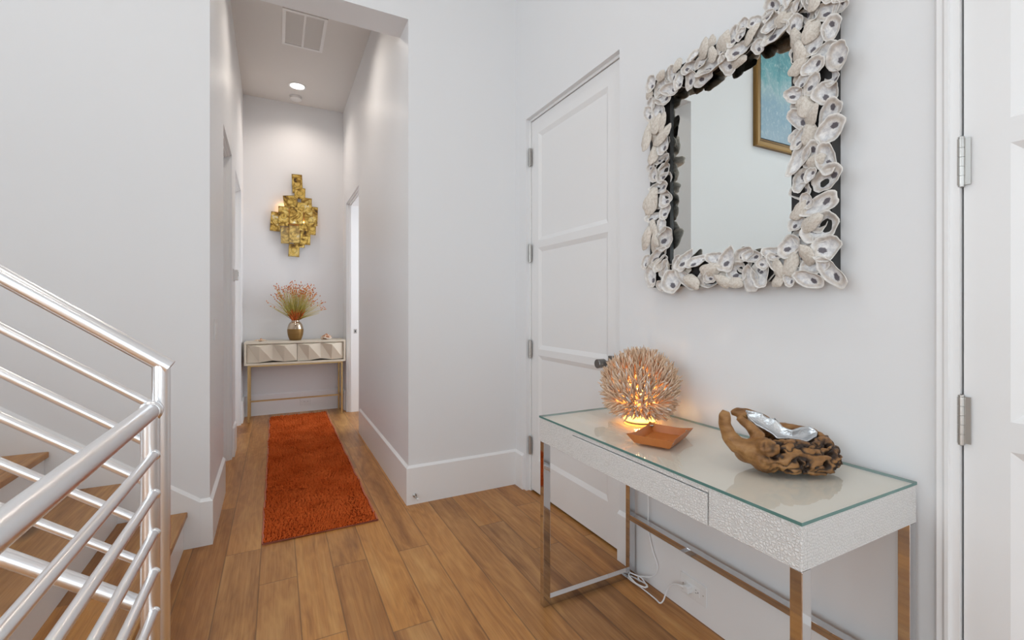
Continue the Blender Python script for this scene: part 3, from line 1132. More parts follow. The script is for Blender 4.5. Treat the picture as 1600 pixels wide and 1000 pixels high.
for v, n in zip(wm.vertices, nrm):
    p = v.co.copy()
    gn = max(0.0, min(1.0, (p.x + 0.055) / 0.05)) * max(0.0, min(1.0, (0.040 - p.y) / 0.03)) * max(0.0, min(1.0, (0.098 - p.z) / 0.02))
    q = Vector((p.x * 30, p.y * 30, p.z * 27)) + noise.noise_vector(p * 34) * 1.0
    d1, _ = noise.voronoi(q)
    cell = d1[1] - d1[0]
    ridge = abs(noise.noise(Vector((p.x * 30, p.y * 45, p.z * 60)) + noise.noise_vector(p * 25) * 0.8))
    carve = gn * (0.032 * max(0.0, 0.42 - d1[0]) / 0.42 + 0.006 * (0.35 - min(ridge, 0.35)) / 0.35)
    small = 0.0016 * noise.noise(p * 120) * (0.4 + gn) + 0.0022 * noise.noise(p * 38)
    v.co = p - n * (carve - small - 0.003 * gn)
    if v.co.z < 0.0006:
        v.co.z = 0.0006
    cavity_dark.append(min(1.0, gn * (0.16 * max(0.0, min(1.0, 0.5 + 2.2 * noise.noise(p * 30 + Vector((3, 7, 1)))))
                              + max(0.0, 0.50 - d1[0]) / 0.40 + 0.5 * (0.2 - min(ridge, 0.2)) / 0.2)))
SP = [(-0.036, 0.061, 0.138), (-0.014, 0.062, 0.134), (0.011, 0.063, 0.13), (0.026, 0.049, 0.117), (0.046, 0.053, 0.116), (0.051, 0.045, 0.109), (0.057, 0.03, 0.096), (0.081, 0.026, 0.088), (0.114, 0.041, 0.093), (0.145, 0.049, 0.093), (0.159, 0.038, 0.081), (0.146, 0.023, 0.073), (0.106, -0.0, 0.064), (0.089, 0.003, 0.07), (0.053, -0.0, 0.074), (0.018, -0.009, 0.075), (0.014, 0.002, 0.084), (-0.006, 0.014, 0.097), (-0.024, 0.021, 0.106), (-0.034, 0.039, 0.121)]
nrm_s = Vector((0.18, -0.72, 0.90)).normalized()
SP = [Vector(p) + nrm_s * 0.012 for p in SP]
# spine of the hollow: pair upper and lower outlines
up_ = SP[0:11]
lo_ = [SP[0]] + list(reversed(SP[10:20]))
def resample(P, n):
    L = [0]
    for i in range(1, len(P)):
        L.append(L[-1] + (P[i] - P[i - 1]).length)
    out = []
    for k in range(n):
        s = L[-1] * k / (n - 1)
        i = 1
        while i < len(P) - 1 and L[i] < s:
            i += 1
        f = (s - L[i - 1]) / max(1e-9, L[i] - L[i - 1])
        out.append(P[i - 1].lerp(P[i], f))
    return out
NS, NC = 40, 14
U, Lw = resample(up_, NS), resample(lo_, NS)
for v in wm.vertices:
    for i in range(NS):
        A_, B_ = U[i], Lw[i]
        ab_ = B_ - A_
        L2 = ab_.length_squared
        if L2 < 1e-6:
            continue
        rel = v.co - A_
        rel_t = rel - nrm_s * rel.dot(nrm_s)
        f = rel_t.dot(ab_) / L2
        if -0.03 < f < 1.03 and (rel_t - ab_ * f).length < 0.0045:
            f = max(0.0, min(1.0, f))
            dep = 0.016 * (1 - (2 * f - 1) ** 2) * min(1.0, ab_.length / 0.03) + 0.0045
            h = (v.co - A_.lerp(B_, f)).dot(nrm_s)
            if -dep < h:
                v.co -= nrm_s * (h + dep)
            break
zmin = min(v.co.z for v in wm.vertices)
for v in wm.vertices:
    v.co.z -= zmin - 0.0003
a = wm.attributes.new('cavity_dark', 'FLOAT', 'POINT')
a.data.foreach_set('value', cavity_dark)
WOODM = NT('driftwood')
ab = WOODM.n('ShaderNodeAttribute', attribute_name='cavity_dark').outputs['Fac']
oc = WOODM.coord('Object')
w1 = WOODM.noise(WOODM.mapping(oc, (14, 40, 40)), 1.0, 5, 0.6, 0.6)
base = WOODM.ramp(w1, [(0.25, (0.12, 0.050, 0.014)), (0.5, (0.27, 0.128, 0.042)), (0.75, (0.40, 0.215, 0.082))])
colw = WOODM.mix(WOODM.ramp(ab, [(0.06, 0.0), (0.42, 1.0)]), base, (0.032, 0.017, 0.010))
WOODM.set(color=colw, rough=0.48, spec=0.35)
WOODM.bump(WOODM.noise(WOODM.mapping(oc, (60, 200, 200)), 1.0, 4), 0.35, 0.0015)
link('wood_body', wm, WOODM.m, bowl, True)
SIL = NT('hammered_silver')
hv = SIL.n('ShaderNodeTexVoronoi')
SIL.l(SIL.mapping(SIL.coord('Object'), (170, 170, 170)), hv.inputs['Vector'])
hv.inputs['Scale'].default_value = 1.0
SIL.set(color=(0.64, 0.655, 0.67), metal=1.0, rough=0.34)
SIL.bump(hv.outputs['Distance'], 0.45, 0.002)
m = MB()
G = []
for i in range(NS):
    row = []
    for j in range(NC):
        f = j / (NC - 1)
        p = U[i].lerp(Lw[i], f)
        dep = 0.016 * (1 - (2 * f - 1) ** 2) * min(1.0, (U[i] - Lw[i]).length / 0.03)
        row.append(m.bm.verts.new(p - nrm_s * dep))
    G.append(row)
for i in range(NS - 1):
    for j in range(NC - 1):
        f = m.bm.faces.new((G[i][j], G[i][j + 1], G[i + 1][j + 1], G[i + 1][j]))
        f.smooth = True
bmesh.ops.remove_doubles(m.bm, verts=m.bm.verts, dist=0.0004)
sil = m.build('silver_inlay', SIL.m, bowl, True)
so = sil.modifiers.new('thickness', 'SOLIDIFY')
so.thickness = 0.004
so.offset = 0

# ------------------------------------------------------------------ oyster shell mirror
MY0, MY1, MZ0, MZ1 = 0.752, 1.474, 1.298, 2.172      # black backing frame
IY0, IY1, IZ0, IZ1 = 0.868, 1.362, 1.392, 2.078      # opening
mir = thing('shell_mirror', (XR, (MY0 + MY1) / 2, (MZ0 + MZ1) / 2), 'wall mirror framed in overlapping grey oyster shells above the white console table', 'mirror')
def Mi(o):
    o.location = -mir.location
    return o
m = MB()
fx0, fx1 = 1.424, 1.4695
m.box(fx0, fx1, MY0, IY0, MZ0, MZ1)
m.box(fx0, fx1, IY1, MY1, MZ0, MZ1)
m.box(fx0, fx1, IY0, IY1, MZ0, IZ0)
m.box(fx0, fx1, IY0, IY1, IZ1, MZ1)
Mi(m.build('backing_frame', BLACK, mir))
m = MB()
m.box(1.434, 1.440, IY0 - 0.002, IY1 + 0.002, IZ0 - 0.002, IZ1 + 0.002)
Mi(m.build('mirror_glass', MIRROR, mir))

SH_IN = NT('oyster_inside')
uvn = SH_IN.n('ShaderNodeUVMap', uv_map='shell')
s_ = SH_IN.n('ShaderNodeSeparateXYZ')
SH_IN.l(uvn.outputs[0], s_.inputs[0])
SU, SV = s_.outputs[0], s_.outputs[1]
rim = SH_IN.n('ShaderNodeAttribute', attribute_name='rim').outputs['Fac']
sn = SH_IN.noise(SH_IN.mapping(uvn.outputs[0], (3, 3, 1)), 1.5, 4, 0.6)
sn2 = SH_IN.noise(SH_IN.mapping(uvn.outputs[0], (9, 14, 1)), 1.5, 4, 0.6)
oin = SH_IN.n('ShaderNodeObjectInfo')
b0 = SH_IN.mix(SH_IN.ramp(sn, [(0.35, 0.0), (0.62, 1.0)]), (0.52, 0.52, 0.545), (0.84, 0.83, 0.82))
b0 = SH_IN.mix(SH_IN.ramp(sn2, [(0.52, 0.0), (0.75, 0.55)]), b0, (0.40, 0.41, 0.48))
b1 = SH_IN.mix(SH_IN.ramp(rim, [(0.58, 0.0), (0.78, 0.55), (0.92, 0.2), (1.0, 0.0)]), b0, (0.46, 0.37, 0.27))
b1 = SH_IN.mix(SH_IN.ramp(rim, [(0.88, 0.0), (1.0, 0.8)]), b1, (0.84, 0.81, 0.76))
dx_ = SH_IN.math('DIVIDE', SH_IN.math('SUBTRACT', SU, 0.17), 0.125)
dy_ = SH_IN.math('DIVIDE', SH_IN.math('ADD', SV, SH_IN.math('MULTIPLY', SU, 0.25)), 0.135)
dd = SH_IN.math('SQRT', SH_IN.math('ADD', SH_IN.math('MULTIPLY', dx_, dx_), SH_IN.math('MULTIPLY', dy_, dy_)))
dd = SH_IN.math('ADD', dd, SH_IN.math('MULTIPLY', SH_IN.math('SUBTRACT', sn2, 0.5), 1.1))
scar = SH_IN.ramp(dd, [(0.80, 1.0), (1.05, 0.0)])
b2 = SH_IN.mix(SH_IN.math('MULTIPLY', scar, 0.92), b1, (0.075, 0.062, 0.080))
SH_IN.set(color=b2, rough=0.38, spec=0.4)
SH_IN.bump(sn, 0.3, 0.002)
SH_IN = SH_IN.m
SH_OUT = NT('oyster_outside')
uvn = SH_OUT.n('ShaderNodeUVMap', uv_map='shell')
n1 = SH_OUT.noise(SH_OUT.mapping(uvn.outputs[0], (5, 5, 1)), 1.6, 5, 0.65)
n2 = SH_OUT.noise(SH_OUT.mapping(uvn.outputs[0], (22, 22, 1)), 1.0, 4, 0.65)
b0 = SH_OUT.ramp(n1, [(0.25, (0.45, 0.39, 0.32)), (0.5, (0.68, 0.63, 0.57)), (0.8, (0.82, 0.79, 0.74))])
b0 = SH_OUT.mix(SH_OUT.ramp(n2, [(0.54, 0.0), (0.78, 0.6)]), b0, (0.46, 0.36, 0.24))
SH_OUT.set(color=b0, rough=0.75, spec=0.2)
SH_OUT.bump(n2, 0.6, 0.003)
SH_OUT = SH_OUT.m


def shell_proto(k, kind):
    """unit oyster valve lying in the local XY plane (x = hinge to lip, z = toward the room)"""
    rs = random.Random(100 + k * 7 + kind)
    NR, NA = 9, 30
    ph = [rs.uniform(0, 6.28) for _ in range(6)]
    bm = bmesh.new()
    uvl = bm.loops.layers.uv.new('shell')
    rl_ = bm.verts.layers.float.new('rim')
    skew = rs.uniform(-0.14, 0.14)
    def outline(a):
        x = cos(a)
        y = math.copysign(abs(sin(a)) ** 0.82, sin(a))
        hing = 0.5 * (1 - x)                       # 1 at hinge side
        w = 1.0 - 0.34 * hing ** 1.6
        r = 0.5 * (1 + 0.05 * sin(3 * a + ph[0]) + 0.04 * sin(5 * a + ph[1]) + 0.025 * sin(9 * a + ph[2]))
        X = x * r
        Y = y * r * w + skew * (0.25 - x * x * 0.25)
        return X, Y
    def depth(r, a):
        if kind == 0:
            d = -0.20 * (1 - r ** 2.2) + 0.03 * sin(2 * a + ph[3]) * r * r + 0.018 * sin(7 * a + ph[4]) * r ** 4
        else:
            d = 0.17 * (1 - r ** 2.0) + 0.025 * sin(2 * a + ph[3]) * r * r + 0.012 * sin(22 * r + ph[5]) * r
        return d
    top, bot = [], []
    for i in range(NR + 1):
        r = i / NR
        rt, rb = [], []
        for j in range(NA):
            a = 2 * pi * j / NA
            X, Y = outline(a)
            cxh = -0.10 * (1 - r)
            p = Vector((X * r + cxh, Y * r, depth(r, a)))
            th_ = 0.055 * (1 - 0.75 * r) + 0.012 * noise.noise(Vector((X * r * 6, Y * r * 6, k + 3)))
            if i == 0 and j > 0:
                rt.append(rt[0])
                rb.append(rb[0])
                continue
            v = bm.verts.new(p)
            v[rl_] = r
            q = p + Vector((0, 0, -th_))
            q.x *= 1.02
            q.y *= 1.02
            w = bm.verts.new(q)
            w[rl_] = r
            rt.append(v)
            rb.append(w)
        top.append(rt)
        bot.append(rb)
    for L, mi_, flip in ((top, 0 if kind == 0 else 1, False), (bot, 1, True)):
        for i in range(NR):
            for j in range(NA):
                q = [L[i][j], L[i + 1][j], L[i + 1][(j + 1) % NA], L[i][(j + 1) % NA]]
                if i == 0:
                    q = [L[0][0], L[1][j], L[1][(j + 1) % NA]]
                if flip:
                    q.reverse()
                f = bm.faces.new(q)
                f.material_index = mi_
                f.smooth = True
    for j in range(NA):
        f = bm.faces.new((top[NR][j], bot[NR][j], bot[NR][(j + 1) % NA], top[NR][(j + 1) % NA]))
        f.material_index = 1 if kind else 0
        f.smooth = True
    for f in bm.faces:
        for lp in f.loops:
            lp[uvl].uv = (lp.vert.co.x, lp.vert.co.y)
    me = bpy.data.meshes.new('oyster_shell')
    bm.to_mesh(me)
    bm.free()
    me.materials.append(SH_IN)
    me.materials.append(SH_OUT)
    return me
PROTO = {0: [shell_proto(k, 0) for k in range(7)], 1: [shell_proto(k, 1) for k in range(4)]}
SHELLS=[(1.301,2.164,0.045,0.048,2.56,1),(1.25,2.134,0.057,0.042,-0.16,0),(1.246,2.087,0.053,0.069,-0.23,0),(1.183,2.062,0.074,0.046,-0.01,0),(1.226,2.167,0.054,0.036,-1.12,0),(1.198,2.131,0.054,0.047,-0.44,0),(1.183,2.17,0.061,0.049,-0.99,1),(1.146,2.176,0.037,0.039,2.9,1),(1.087,2.069,0.076,0.033,-1.98,0),(1.153,2.095,0.108,0.058,0.05,0),(1.136,2.125,0.049,0.03,-1.72,1),(1.097,2.124,0.048,0.03,0.19,0),(1.094,2.152,0.055,0.055,-1.19,1),(1.054,2.148,0.062,0.041,-1.25,0),(1.038,2.057,0.051,0.031,0.09,1),(1.032,2.091,0.08,0.053,-0.18,0),(1.019,2.167,0.041,0.035,-0.81,0),(1.026,2.139,0.028,0.03,-0.84,0),(0.983,2.163,0.042,0.03,-0.04,0),(0.939,2.12,0.084,0.067,-0.35,0),(0.992,2.124,0.061,0.053,-0.58,1),(0.965,2.069,0.037,0.051,-0.67,0),(0.906,2.083,0.079,0.064,-0.03,0),(0.931,2.15,0.043,0.03,0.19,0),(0.89,2.114,0.022,0.03,-0.74,1),(1.388,2.163,0.045,0.03,-0.19,1),(1.354,2.152,0.061,0.04,-1.37,0),(1.33,2.141,0.064,0.03,-1.57,0),(1.446,2.156,0.06,0.052,-1.46,0),(1.401,2.122,0.066,0.059,-0.51,0),(1.345,2.088,0.082,0.045,-2.84,0),(1.463,2.119,0.036,0.045,-1.19,1),(1.385,2.068,0.075,0.039,-2.75,0),(1.45,2.072,0.049,0.05,-0.61,0),(1.414,2.036,0.091,0.057,-2.01,0),(1.463,2.034,0.06,0.04,-1.8,0),(1.46,1.947,0.123,0.03,-1.46,1),(1.41,1.973,0.072,0.042,-1.3,1),(1.433,1.952,0.092,0.03,-1.57,1),(1.382,1.968,0.067,0.042,-1.08,1),(1.388,1.918,0.087,0.03,-0.64,1),(1.379,1.88,0.075,0.052,-1.4,0),(1.436,1.862,0.085,0.044,-1.49,1),(1.401,1.832,0.061,0.042,-0.35,0),(1.391,1.81,0.103,0.038,-0.18,0),(1.453,1.808,0.045,0.038,-0.72,0),(1.436,1.77,0.055,0.052,-0.93,0),(1.388,1.767,0.072,0.06,-1.01,0),(1.297,2.1,0.069,0.032,-1.74,0),(1.41,1.709,0.101,0.04,-3.01,0),(1.465,1.633,0.086,0.031,-1.48,1),(1.443,1.661,0.095,0.054,-1.34,1),(1.378,1.658,0.065,0.057,-1.9,0),(1.375,1.605,0.059,0.047,-1.08,0),(1.436,1.592,0.061,0.037,-0.27,0),(1.436,1.546,0.059,0.037,-1.57,1),(1.392,1.548,0.064,0.053,-2.03,0),(1.473,1.509,0.088,0.053,-1.03,1),(1.436,1.493,0.082,0.045,-1.2,1),(1.375,1.495,0.09,0.065,-0.91,0),(1.414,1.485,0.039,0.035,-1.76,1),(1.475,1.408,0.057,0.034,-1.16,0),(1.417,1.421,0.1,0.036,-0.66,0),(1.403,1.396,0.074,0.043,-0.76,0),(1.375,1.36,0.09,0.049,-1.34,0),(1.454,1.344,0.086,0.058,-1.84,0),(1.396,1.301,0.045,0.038,-2.47,0),(1.318,1.391,0.064,0.046,-0.77,0),(1.27,1.394,0.085,0.033,-0.85,0),(1.27,1.322,0.102,0.037,-2.49,0),(1.215,1.387,0.075,0.044,-0.34,0),(1.138,1.391,0.065,0.043,-2.9,0),(1.08,1.379,0.078,0.055,-1.13,0),(1.331,1.318,0.08,0.07,-1.4,0),(1.236,1.311,0.072,0.03,-2.64,1),(1.166,1.31,0.082,0.035,0.02,0),(1.098,1.306,0.059,0.03,-2.65,1),(1.152,1.351,0.078,0.038,-0.1,1),(1.156,1.321,0.036,0.041,-1.73,0),(1.015,1.39,0.069,0.04,-0.25,0),(0.986,1.381,0.059,0.037,-2.94,0),(0.922,1.386,0.063,0.03,-2.85,0),(0.906,1.356,0.069,0.037,-2.4,0),(0.946,1.355,0.027,0.03,-0.71,0),(1.051,1.296,0.042,0.03,3.09,1),(0.997,1.31,0.078,0.06,-1.74,0),(1.051,1.334,0.061,0.061,-1.34,0),(0.906,1.295,0.021,0.031,2.82,1),(0.961,1.321,0.082,0.053,1.34,0),(0.9,1.331,0.066,0.034,1.15,1),(0.803,2.086,0.043,0.071,-0.62,0),(0.753,2.066,0.048,0.06,-1.03,0),(0.724,2.061,0.031,0.03,2.59,0),(0.745,2.008,0.058,0.044,1.86,0),(0.788,1.985,0.064,0.041,-0.83,0),(0.799,2.026,0.058,0.043,1.83,1),(0.763,1.952,0.058,0.043,3.09,0),(0.725,1.92,0.066,0.056,-1.33,0),(0.791,1.921,0.058,0.044,3.04,0),(0.759,1.832,0.054,0.065,-0.85,0),(0.745,1.87,0.062,0.04,-2.23,0),(0.845,2.074,0.04,0.051,0.09,0),(0.844,2.028,0.062,0.03,-1.87,1),(0.83,1.978,0.059,0.03,-1.67,1),(0.83,1.941,0.057,0.03,-0.74,1),(0.824,1.891,0.042,0.041,-0.53,0),(0.797,1.871,0.056,0.036,-0.97,0),(0.847,1.86,0.039,0.053,-0.88,0),(0.787,2.104,0.049,0.03,-1.69,1),(0.836,2.128,0.039,0.03,-0.78,0),(0.87,2.115,0.04,0.033,-0.47,1),(0.85,2.144,0.03,0.033,2.25,0),(0.878,2.152,0.044,0.032,-1.42,0),(0.796,2.139,0.038,0.055,-0.4,0),(0.753,2.116,0.059,0.03,-1.85,0),(0.831,2.167,0.044,0.047,-0.25,1),(0.719,2.089,0.032,0.041,3.02,0),(0.745,2.143,0.03,0.045,2.73,0),(0.787,2.17,0.03,0.046,-0.97,1),(0.793,1.778,0.055,0.035,-0.96,1),(0.83,1.815,0.042,0.03,-1.79,1),(0.815,1.815,0.072,0.04,-1.86,1),(0.751,1.771,0.068,0.044,2.32,0),(0.836,1.782,0.071,0.036,-2.27,0),(0.749,1.719,0.074,0.053,2.35,0),(0.837,1.722,0.056,0.035,-1.12,0),(0.803,1.724,0.061,0.041,-1.67,1),(0.836,1.66,0.091,0.039,2.03,0),(0.8,1.664,0.068,0.03,2.02,0),(0.756,1.641,0.079,0.04,-1.68,0),(0.786,1.641,0.047,0.037,-0.55,1),(0.799,1.603,0.039,0.039,2.04,0),(0.759,1.583,0.079,0.058,2.58,0),(0.833,1.598,0.066,0.039,1.9,0),(0.809,1.529,0.042,0.03,-1.92,0),(0.776,1.51,0.089,0.046,2.71,0),(0.832,1.508,0.056,0.03,-0.95,1),(0.845,1.47,0.045,0.046,-0.44,0),(0.776,1.448,0.088,0.071,-0.58,0),(0.795,1.463,0.06,0.036,-0.54,1),(0.865,1.402,0.064,0.056,-0.94,0),(0.828,1.421,0.067,0.039,-2.5,0),(0.832,1.369,0.044,0.03,-1.9,0),(0.756,1.384,0.068,0.065,-0.61,0),(0.809,1.368,0.057,0.041,-1.82,1),(0.805,1.294,0.072,0.042,-2.73,0),(0.743,1.311,0.091,0.042,-2.21,0),(0.791,1.334,0.073,0.04,3.03,0),(0.861,1.297,0.038,0.031,-2.47,0),(0.828,1.317,0.037,0.03,-2.45,0),(0.858,1.347,0.066,0.042,-1.34,1)]
rsx = random.Random(21)
placed = []
EX = []
for (y, z, l, w, a, kind) in SHELLS:
    EX.append((y, z, max(l, 0.038) * 1.20, max(w, 0.034, min(0.60 * l, 0.045)) * 1.28, a, kind, rsx.uniform(1.396, 1.411)))
# second layer underneath, so the black board only shows in small gaps
ym0, ym1, zm0, zm1 = (MY0 + IY0) / 2, (MY1 + IY1) / 2, (MZ0 + IZ0) / 2, (MZ1 + IZ1) / 2
def under(y, z):
    EX.append((y + rsx.uniform(-0.008, 0.008), z + rsx.uniform(-0.008, 0.008), rsx.uniform(0.055, 0.085), rsx.uniform(0.050, 0.064), rsx.uniform(0, 6.28), 0 if rsx.random() < 0.7 else 1, 1.4195))
for i in range(9):
    z = zm0 + (zm1 - zm0) * (i + 0.5) / 9
    under(ym0 + rsx.choice((-0.03, 0.025)), z)
    under(ym1 + rsx.choice((-0.022, 0.022)), z)
for i in range(7):
    y = ym0 + (ym1 - ym0) * (i + 0.5) / 7
    under(y, zm0 + rsx.choice((-0.02, 0.02)))
    under(y, zm1 + rsx.choice((-0.02, 0.02)))
for y in (0.80, 0.86, 0.92):            # top right corner, above the frame of the photograph
    for z in (2.12, 2.17):
        EX.append((y, z, 0.075, 0.05, rsx.uniform(0, 6.28), 0, rsx.uniform(1.398, 1.408)))
for k, (y, z, l, w, a, kind, xp) in enumerate(EX):
    ex, ey = Vector((0, cos(a), sin(a))), None
    nz_ = Vector((-1, 0, 0))
    ey = nz_.cross(ex)
    Mx = Matrix((ex, ey, nz_)).transposed().to_4x4()
    under_ = xp > 1.415
    tl = 0.08 if under_ else 0.20
    tilt = Euler((rsx.gauss(0, tl), rsx.gauss(0, tl * 0.9), 0)).to_matrix().to_4x4()
    dep = (l + w) * 0.5 * rsx.uniform(0.85, 1.2)
    Mx = Matrix.Translation((xp, y, z)) @ Mx @ tilt @ Matrix.Diagonal((l, w * (1 if rsx.random() < 0.5 else -1), dep if not under_ else dep * 0.5, 1))
    me = PROTO[kind][rsx.randrange(len(PROTO[kind]))]
    dist = (Vector((xp, y, z)) - Vector(cam.location)).length
    placed.append((l * w / dist ** 2 * (0.2 if under_ else 1.0), me, Mx))
placed.sort(key=lambda s: -s[0])
Tm = Matrix.Translation(-mir.location)
for area, me, Mx in placed[:100]:
    o = bpy.data.objects.new('oyster_shell', me)
    COL.objects.link(o)
    o.parent = mir
    o.matrix_local = Tm @ Mx
bm = bmesh.new()
for area, me, Mx in placed[100:]:
    t2 = me.copy()
    t2.transform(Tm @ Mx)
    if Mx.determinant() < 0:
        t2.flip_normals()
    bm.from_mesh(t2)
    bpy.data.meshes.remove(t2)
me = bpy.data.meshes.new('oyster_shell_filler')
bm.to_mesh(me)
bm.free()
o = link('oyster_shell_filler', me, [SH_IN, SH_OUT], mir)
o['kind'] = 'stuff'

# ------------------------------------------------------------------ painting on the stair wall (seen in the mirror)
pnt = thing('framed_painting', (-1.75, 2.80, 3.32), 'gold framed sea-blue abstract painting reflected in the shell mirror', 'painting')
GOLD = brushed('gold_leaf', (0.27, 0.155, 0.055), 0.42)
pw, ph_ = 0.62, 0.58
m = MB()
prof = [(0.0, 0.0), (0.0, -0.035), (0.012, -0.042), (0.045, -0.038), (0.066, -0.028), (0.074, -0.026), (0.074, 0.0)]
def frame_ring(f):
    ins, dep = f
    return [(-pw + ins, dep, -ph_ + ins), (pw - ins, dep, -ph_ + ins), (pw - ins, dep, ph_ - ins), (-pw + ins, dep, ph_ - ins)]
RV = [[m.bm.verts.new(p) for p in frame_ring(f)] for f in prof]
for i in range(len(prof) - 1):
    for k in range(4):
        m.bm.faces.new((RV[i][k], RV[i][(k + 1) % 4], RV[i + 1][(k + 1) % 4], RV[i + 1][k]))
m.build('frame', GOLD, pnt)
m = MB()
for f in ((0.086, -0.024), (0.096, -0.024)):
    pass
m.box(-pw + 0.0745, pw - 0.0745, -0.014, -0.002, -ph_ + 0.0745, ph_ - 0.0745)
m.build('liner', BLACK, pnt)
CANV = NT('sea_canvas')
oc = CANV.coord('Object')
sp = CANV.n('ShaderNodeSeparateXYZ')
CANV.l(oc, sp.inputs[0])
nz1 = CANV.noise(CANV.mapping(oc, (5, 1, 3)), 1.2, 5, 0.65, 1.2)
nz2 = CANV.noise(CANV.mapping(oc, (30, 1, 22)), 1.0, 5, 0.7, 0.6)
h_ = CANV.math('ADD', CANV.math('MULTIPLY', sp.outputs[2], 0.85), CANV.math('ADD', 0.5, CANV.math('MULTIPLY', CANV.math('SUBTRACT', nz1, 0.5), 0.55)))
cc = CANV.ramp(h_, [(0.05, (0.32, 0.44, 0.53)), (0.35, (0.24, 0.38, 0.48)), (0.52, (0.32, 0.46, 0.50)), (0.64, (0.14, 0.36, 0.40)), (0.78, (0.09, 0.27, 0.31)), (1.0, (0.20, 0.32, 0.40))])
cc = CANV.mix(CANV.ramp(nz2, [(0.52, 0.0), (0.72, 0.55)]), cc, (0.62, 0.72, 0.72))
CANV.set(color=cc, rough=0.5)
CANV.bump(nz2, 0.5, 0.003)
m = MB()
m.box(-pw + 0.086, pw - 0.086, -0.022, -0.0145, -ph_ + 0.086, ph_ - 0.086)
m.build('canvas', CANV.m, pnt)

# ------------------------------------------------------------------ console at the end of the hall
HX0, HX1, HY0, HY1, HZ0, HZ1 = -0.303, 0.705, 5.545, 5.872, 0.602, 0.848
con = thing('hall_console', ((HX0 + HX1) / 2, (HY0 + HY1) / 2, 0), 'narrow cream console with faceted drawers and thin brass legs at the hall end', 'console table')
def Cn(o):
    o.location = -con.location
    return o
m = MB()
tk = 0.022
m.box(HX0, HX1, HY0, HY1, HZ1 - tk, HZ1, bev=0.0025)
m.box(HX0, HX1, HY0, HY1, HZ0, HZ0 + tk, bev=0.0025)
m.box(HX0, HX0 + tk, HY0, HY1, HZ0 + tk, HZ1 - tk)
m.box(HX1 - tk, HX1, HY0, HY1, HZ0 + tk, HZ1 - tk)
m.box(HX0 + tk, HX1 - tk, HY1 - 0.012, HY1, HZ0 + tk, HZ1 - tk)
Cn(m.build('body', CREAM, con))
mid = (HX0 + HX1) / 2
z0, z1 = HZ0 + tk + 0.004, HZ1 - tk - 0.003
for xa, xb in ((HX0 + tk + 0.003, mid - 0.002), (mid + 0.002, HX1 - tk - 0.003)):
    m = MB()
    yf = HY0 + 0.020
    ap = HY0 - 0.034
    hw = (xb - xa) / 2
    for k in range(2):
        a, b = xa + k * hw, xa + (k + 1) * hw
        c = a + hw * 0.48
        TL, TR, BR, BL = (a, yf, z1), (b, yf, z1), (b, yf, z0 + 0.018), (a, yf, z0 + 0.018)
        if k == 0:
            BL = (a, yf, z0)
        if k == 1:
            BR = (b, yf, z0 + 0.006)
        TMv, BMv = (c, ap, z1 - 0.022), (c, HY0 + 0.012, z0 + 0.002)
        m.poly([TL, BL, BMv])
        m.poly([TL, BMv, TMv])
        m.poly([TMv, BMv, BR, TR])
        m.poly([TL, TMv, TR])
    bmesh.ops.remove_doubles(m.bm, verts=m.bm.verts, dist=0.0003)
    bk = HY0 + 0.10
    m.box(xa + 0.004, xb - 0.004, yf + 0.001, bk, z0 + 0.022, z1 - 0.002)
    Cn(m.build('drawer', CREAM, con))
lg = 0.020
for lx in (HX0 + 0.030, HX1 - 0.030 - lg):
    for ly in (HY0 + 0.012, HY1 - 0.012 - lg):
        m = MB()
        m.box(lx, lx + lg, ly, ly + lg, 0.0, HZ0 - 0.016, bev=0.001)
        Cn(m.build('leg', BRASSLEG, con))
    m = MB()
    m.box(lx + 0.003, lx + lg - 0.003, HY0 + 0.012 + lg, HY1 - 0.012 - lg, 0.187, 0.203)
    Cn(m.build('side_bar', BRASSLEG, con))
m = MB()
m.box(HX0 + 0.030 + lg, HX1 - 0.030 - lg, HY0 + 0.155, HY0 + 0.170, 0.188, 0.203)
Cn(m.build('stretcher', BRASSLEG, con))
m = MB()
m.box(HX0 + 0.030, HX1 - 0.030, HY0 + 0.012, HY0 + 0.012 + lg, HZ0 - 0.0155, HZ0 - 0.0003)
m.box(HX0 + 0.030, HX1 - 0.030, HY1 - 0.012 - lg, HY1 - 0.012, HZ0 - 0.0155, HZ0 - 0.0003)
m.box(HX0 + 0.030, HX0 + 0.030 + lg, HY0 + 0.012 + lg, HY1 - 0.012 - lg, HZ0 - 0.0155, HZ0 - 0.0003)
m.box(HX1 - 0.030 - lg, HX1 - 0.030, HY0 + 0.012 + lg, HY1 - 0.012 - lg, HZ0 - 0.0155, HZ0 - 0.0003)
Cn(m.build('leg_frame', BRASSLEG, con))

# vase and dried grass
VX, VY = 0.189, 5.715
vase = thing('vase', (VX, VY, HZ1), 'round bronze glass vase holding dried grass on the hall console', 'vase')
VM1 = NT('gold_mica_glaze')
vz = VM1.n('ShaderNodeSeparateXYZ')
VM1.l(VM1.coord('Object'), vz.inputs[0])
bands = VM1.noise(VM1.mapping(VM1.coord('Object'), (6, 6, 60)), 1.0, 3)
VM1.set(color=VM1.mix(bands, (0.16, 0.085, 0.022), (0.33, 0.19, 0.06)), rough=0.42, metal=0.5)
VM2 = NT('bronze_lustre').set(color=(0.50, 0.40, 0.30), metal=0.85, rough=0.10)
m = MB()
prof = [(0.054, 0.0005), (0.060, 0.006), (0.070, 0.030), (0.079, 0.062), (0.0835, 0.098), (0.0835, 0.118), (0.0828, 0.128)]
m.lathe(prof, (0, 0, 0), 40)
m.build('vase_body', VM1.m, vase)
m = MB()
m.lathe([(0.0828, 0.1283), (0.0800, 0.148), (0.0720, 0.176), (0.060, 0.196), (0.048, 0.207), (0.0425, 0.211), (0.042, 0.222), (0.038, 0.222), (0.038, 0.21), (0.055, 0.19), (0.06, 0.15), (0.06, 0.13)], (0, 0, 0), 40, cap=False)
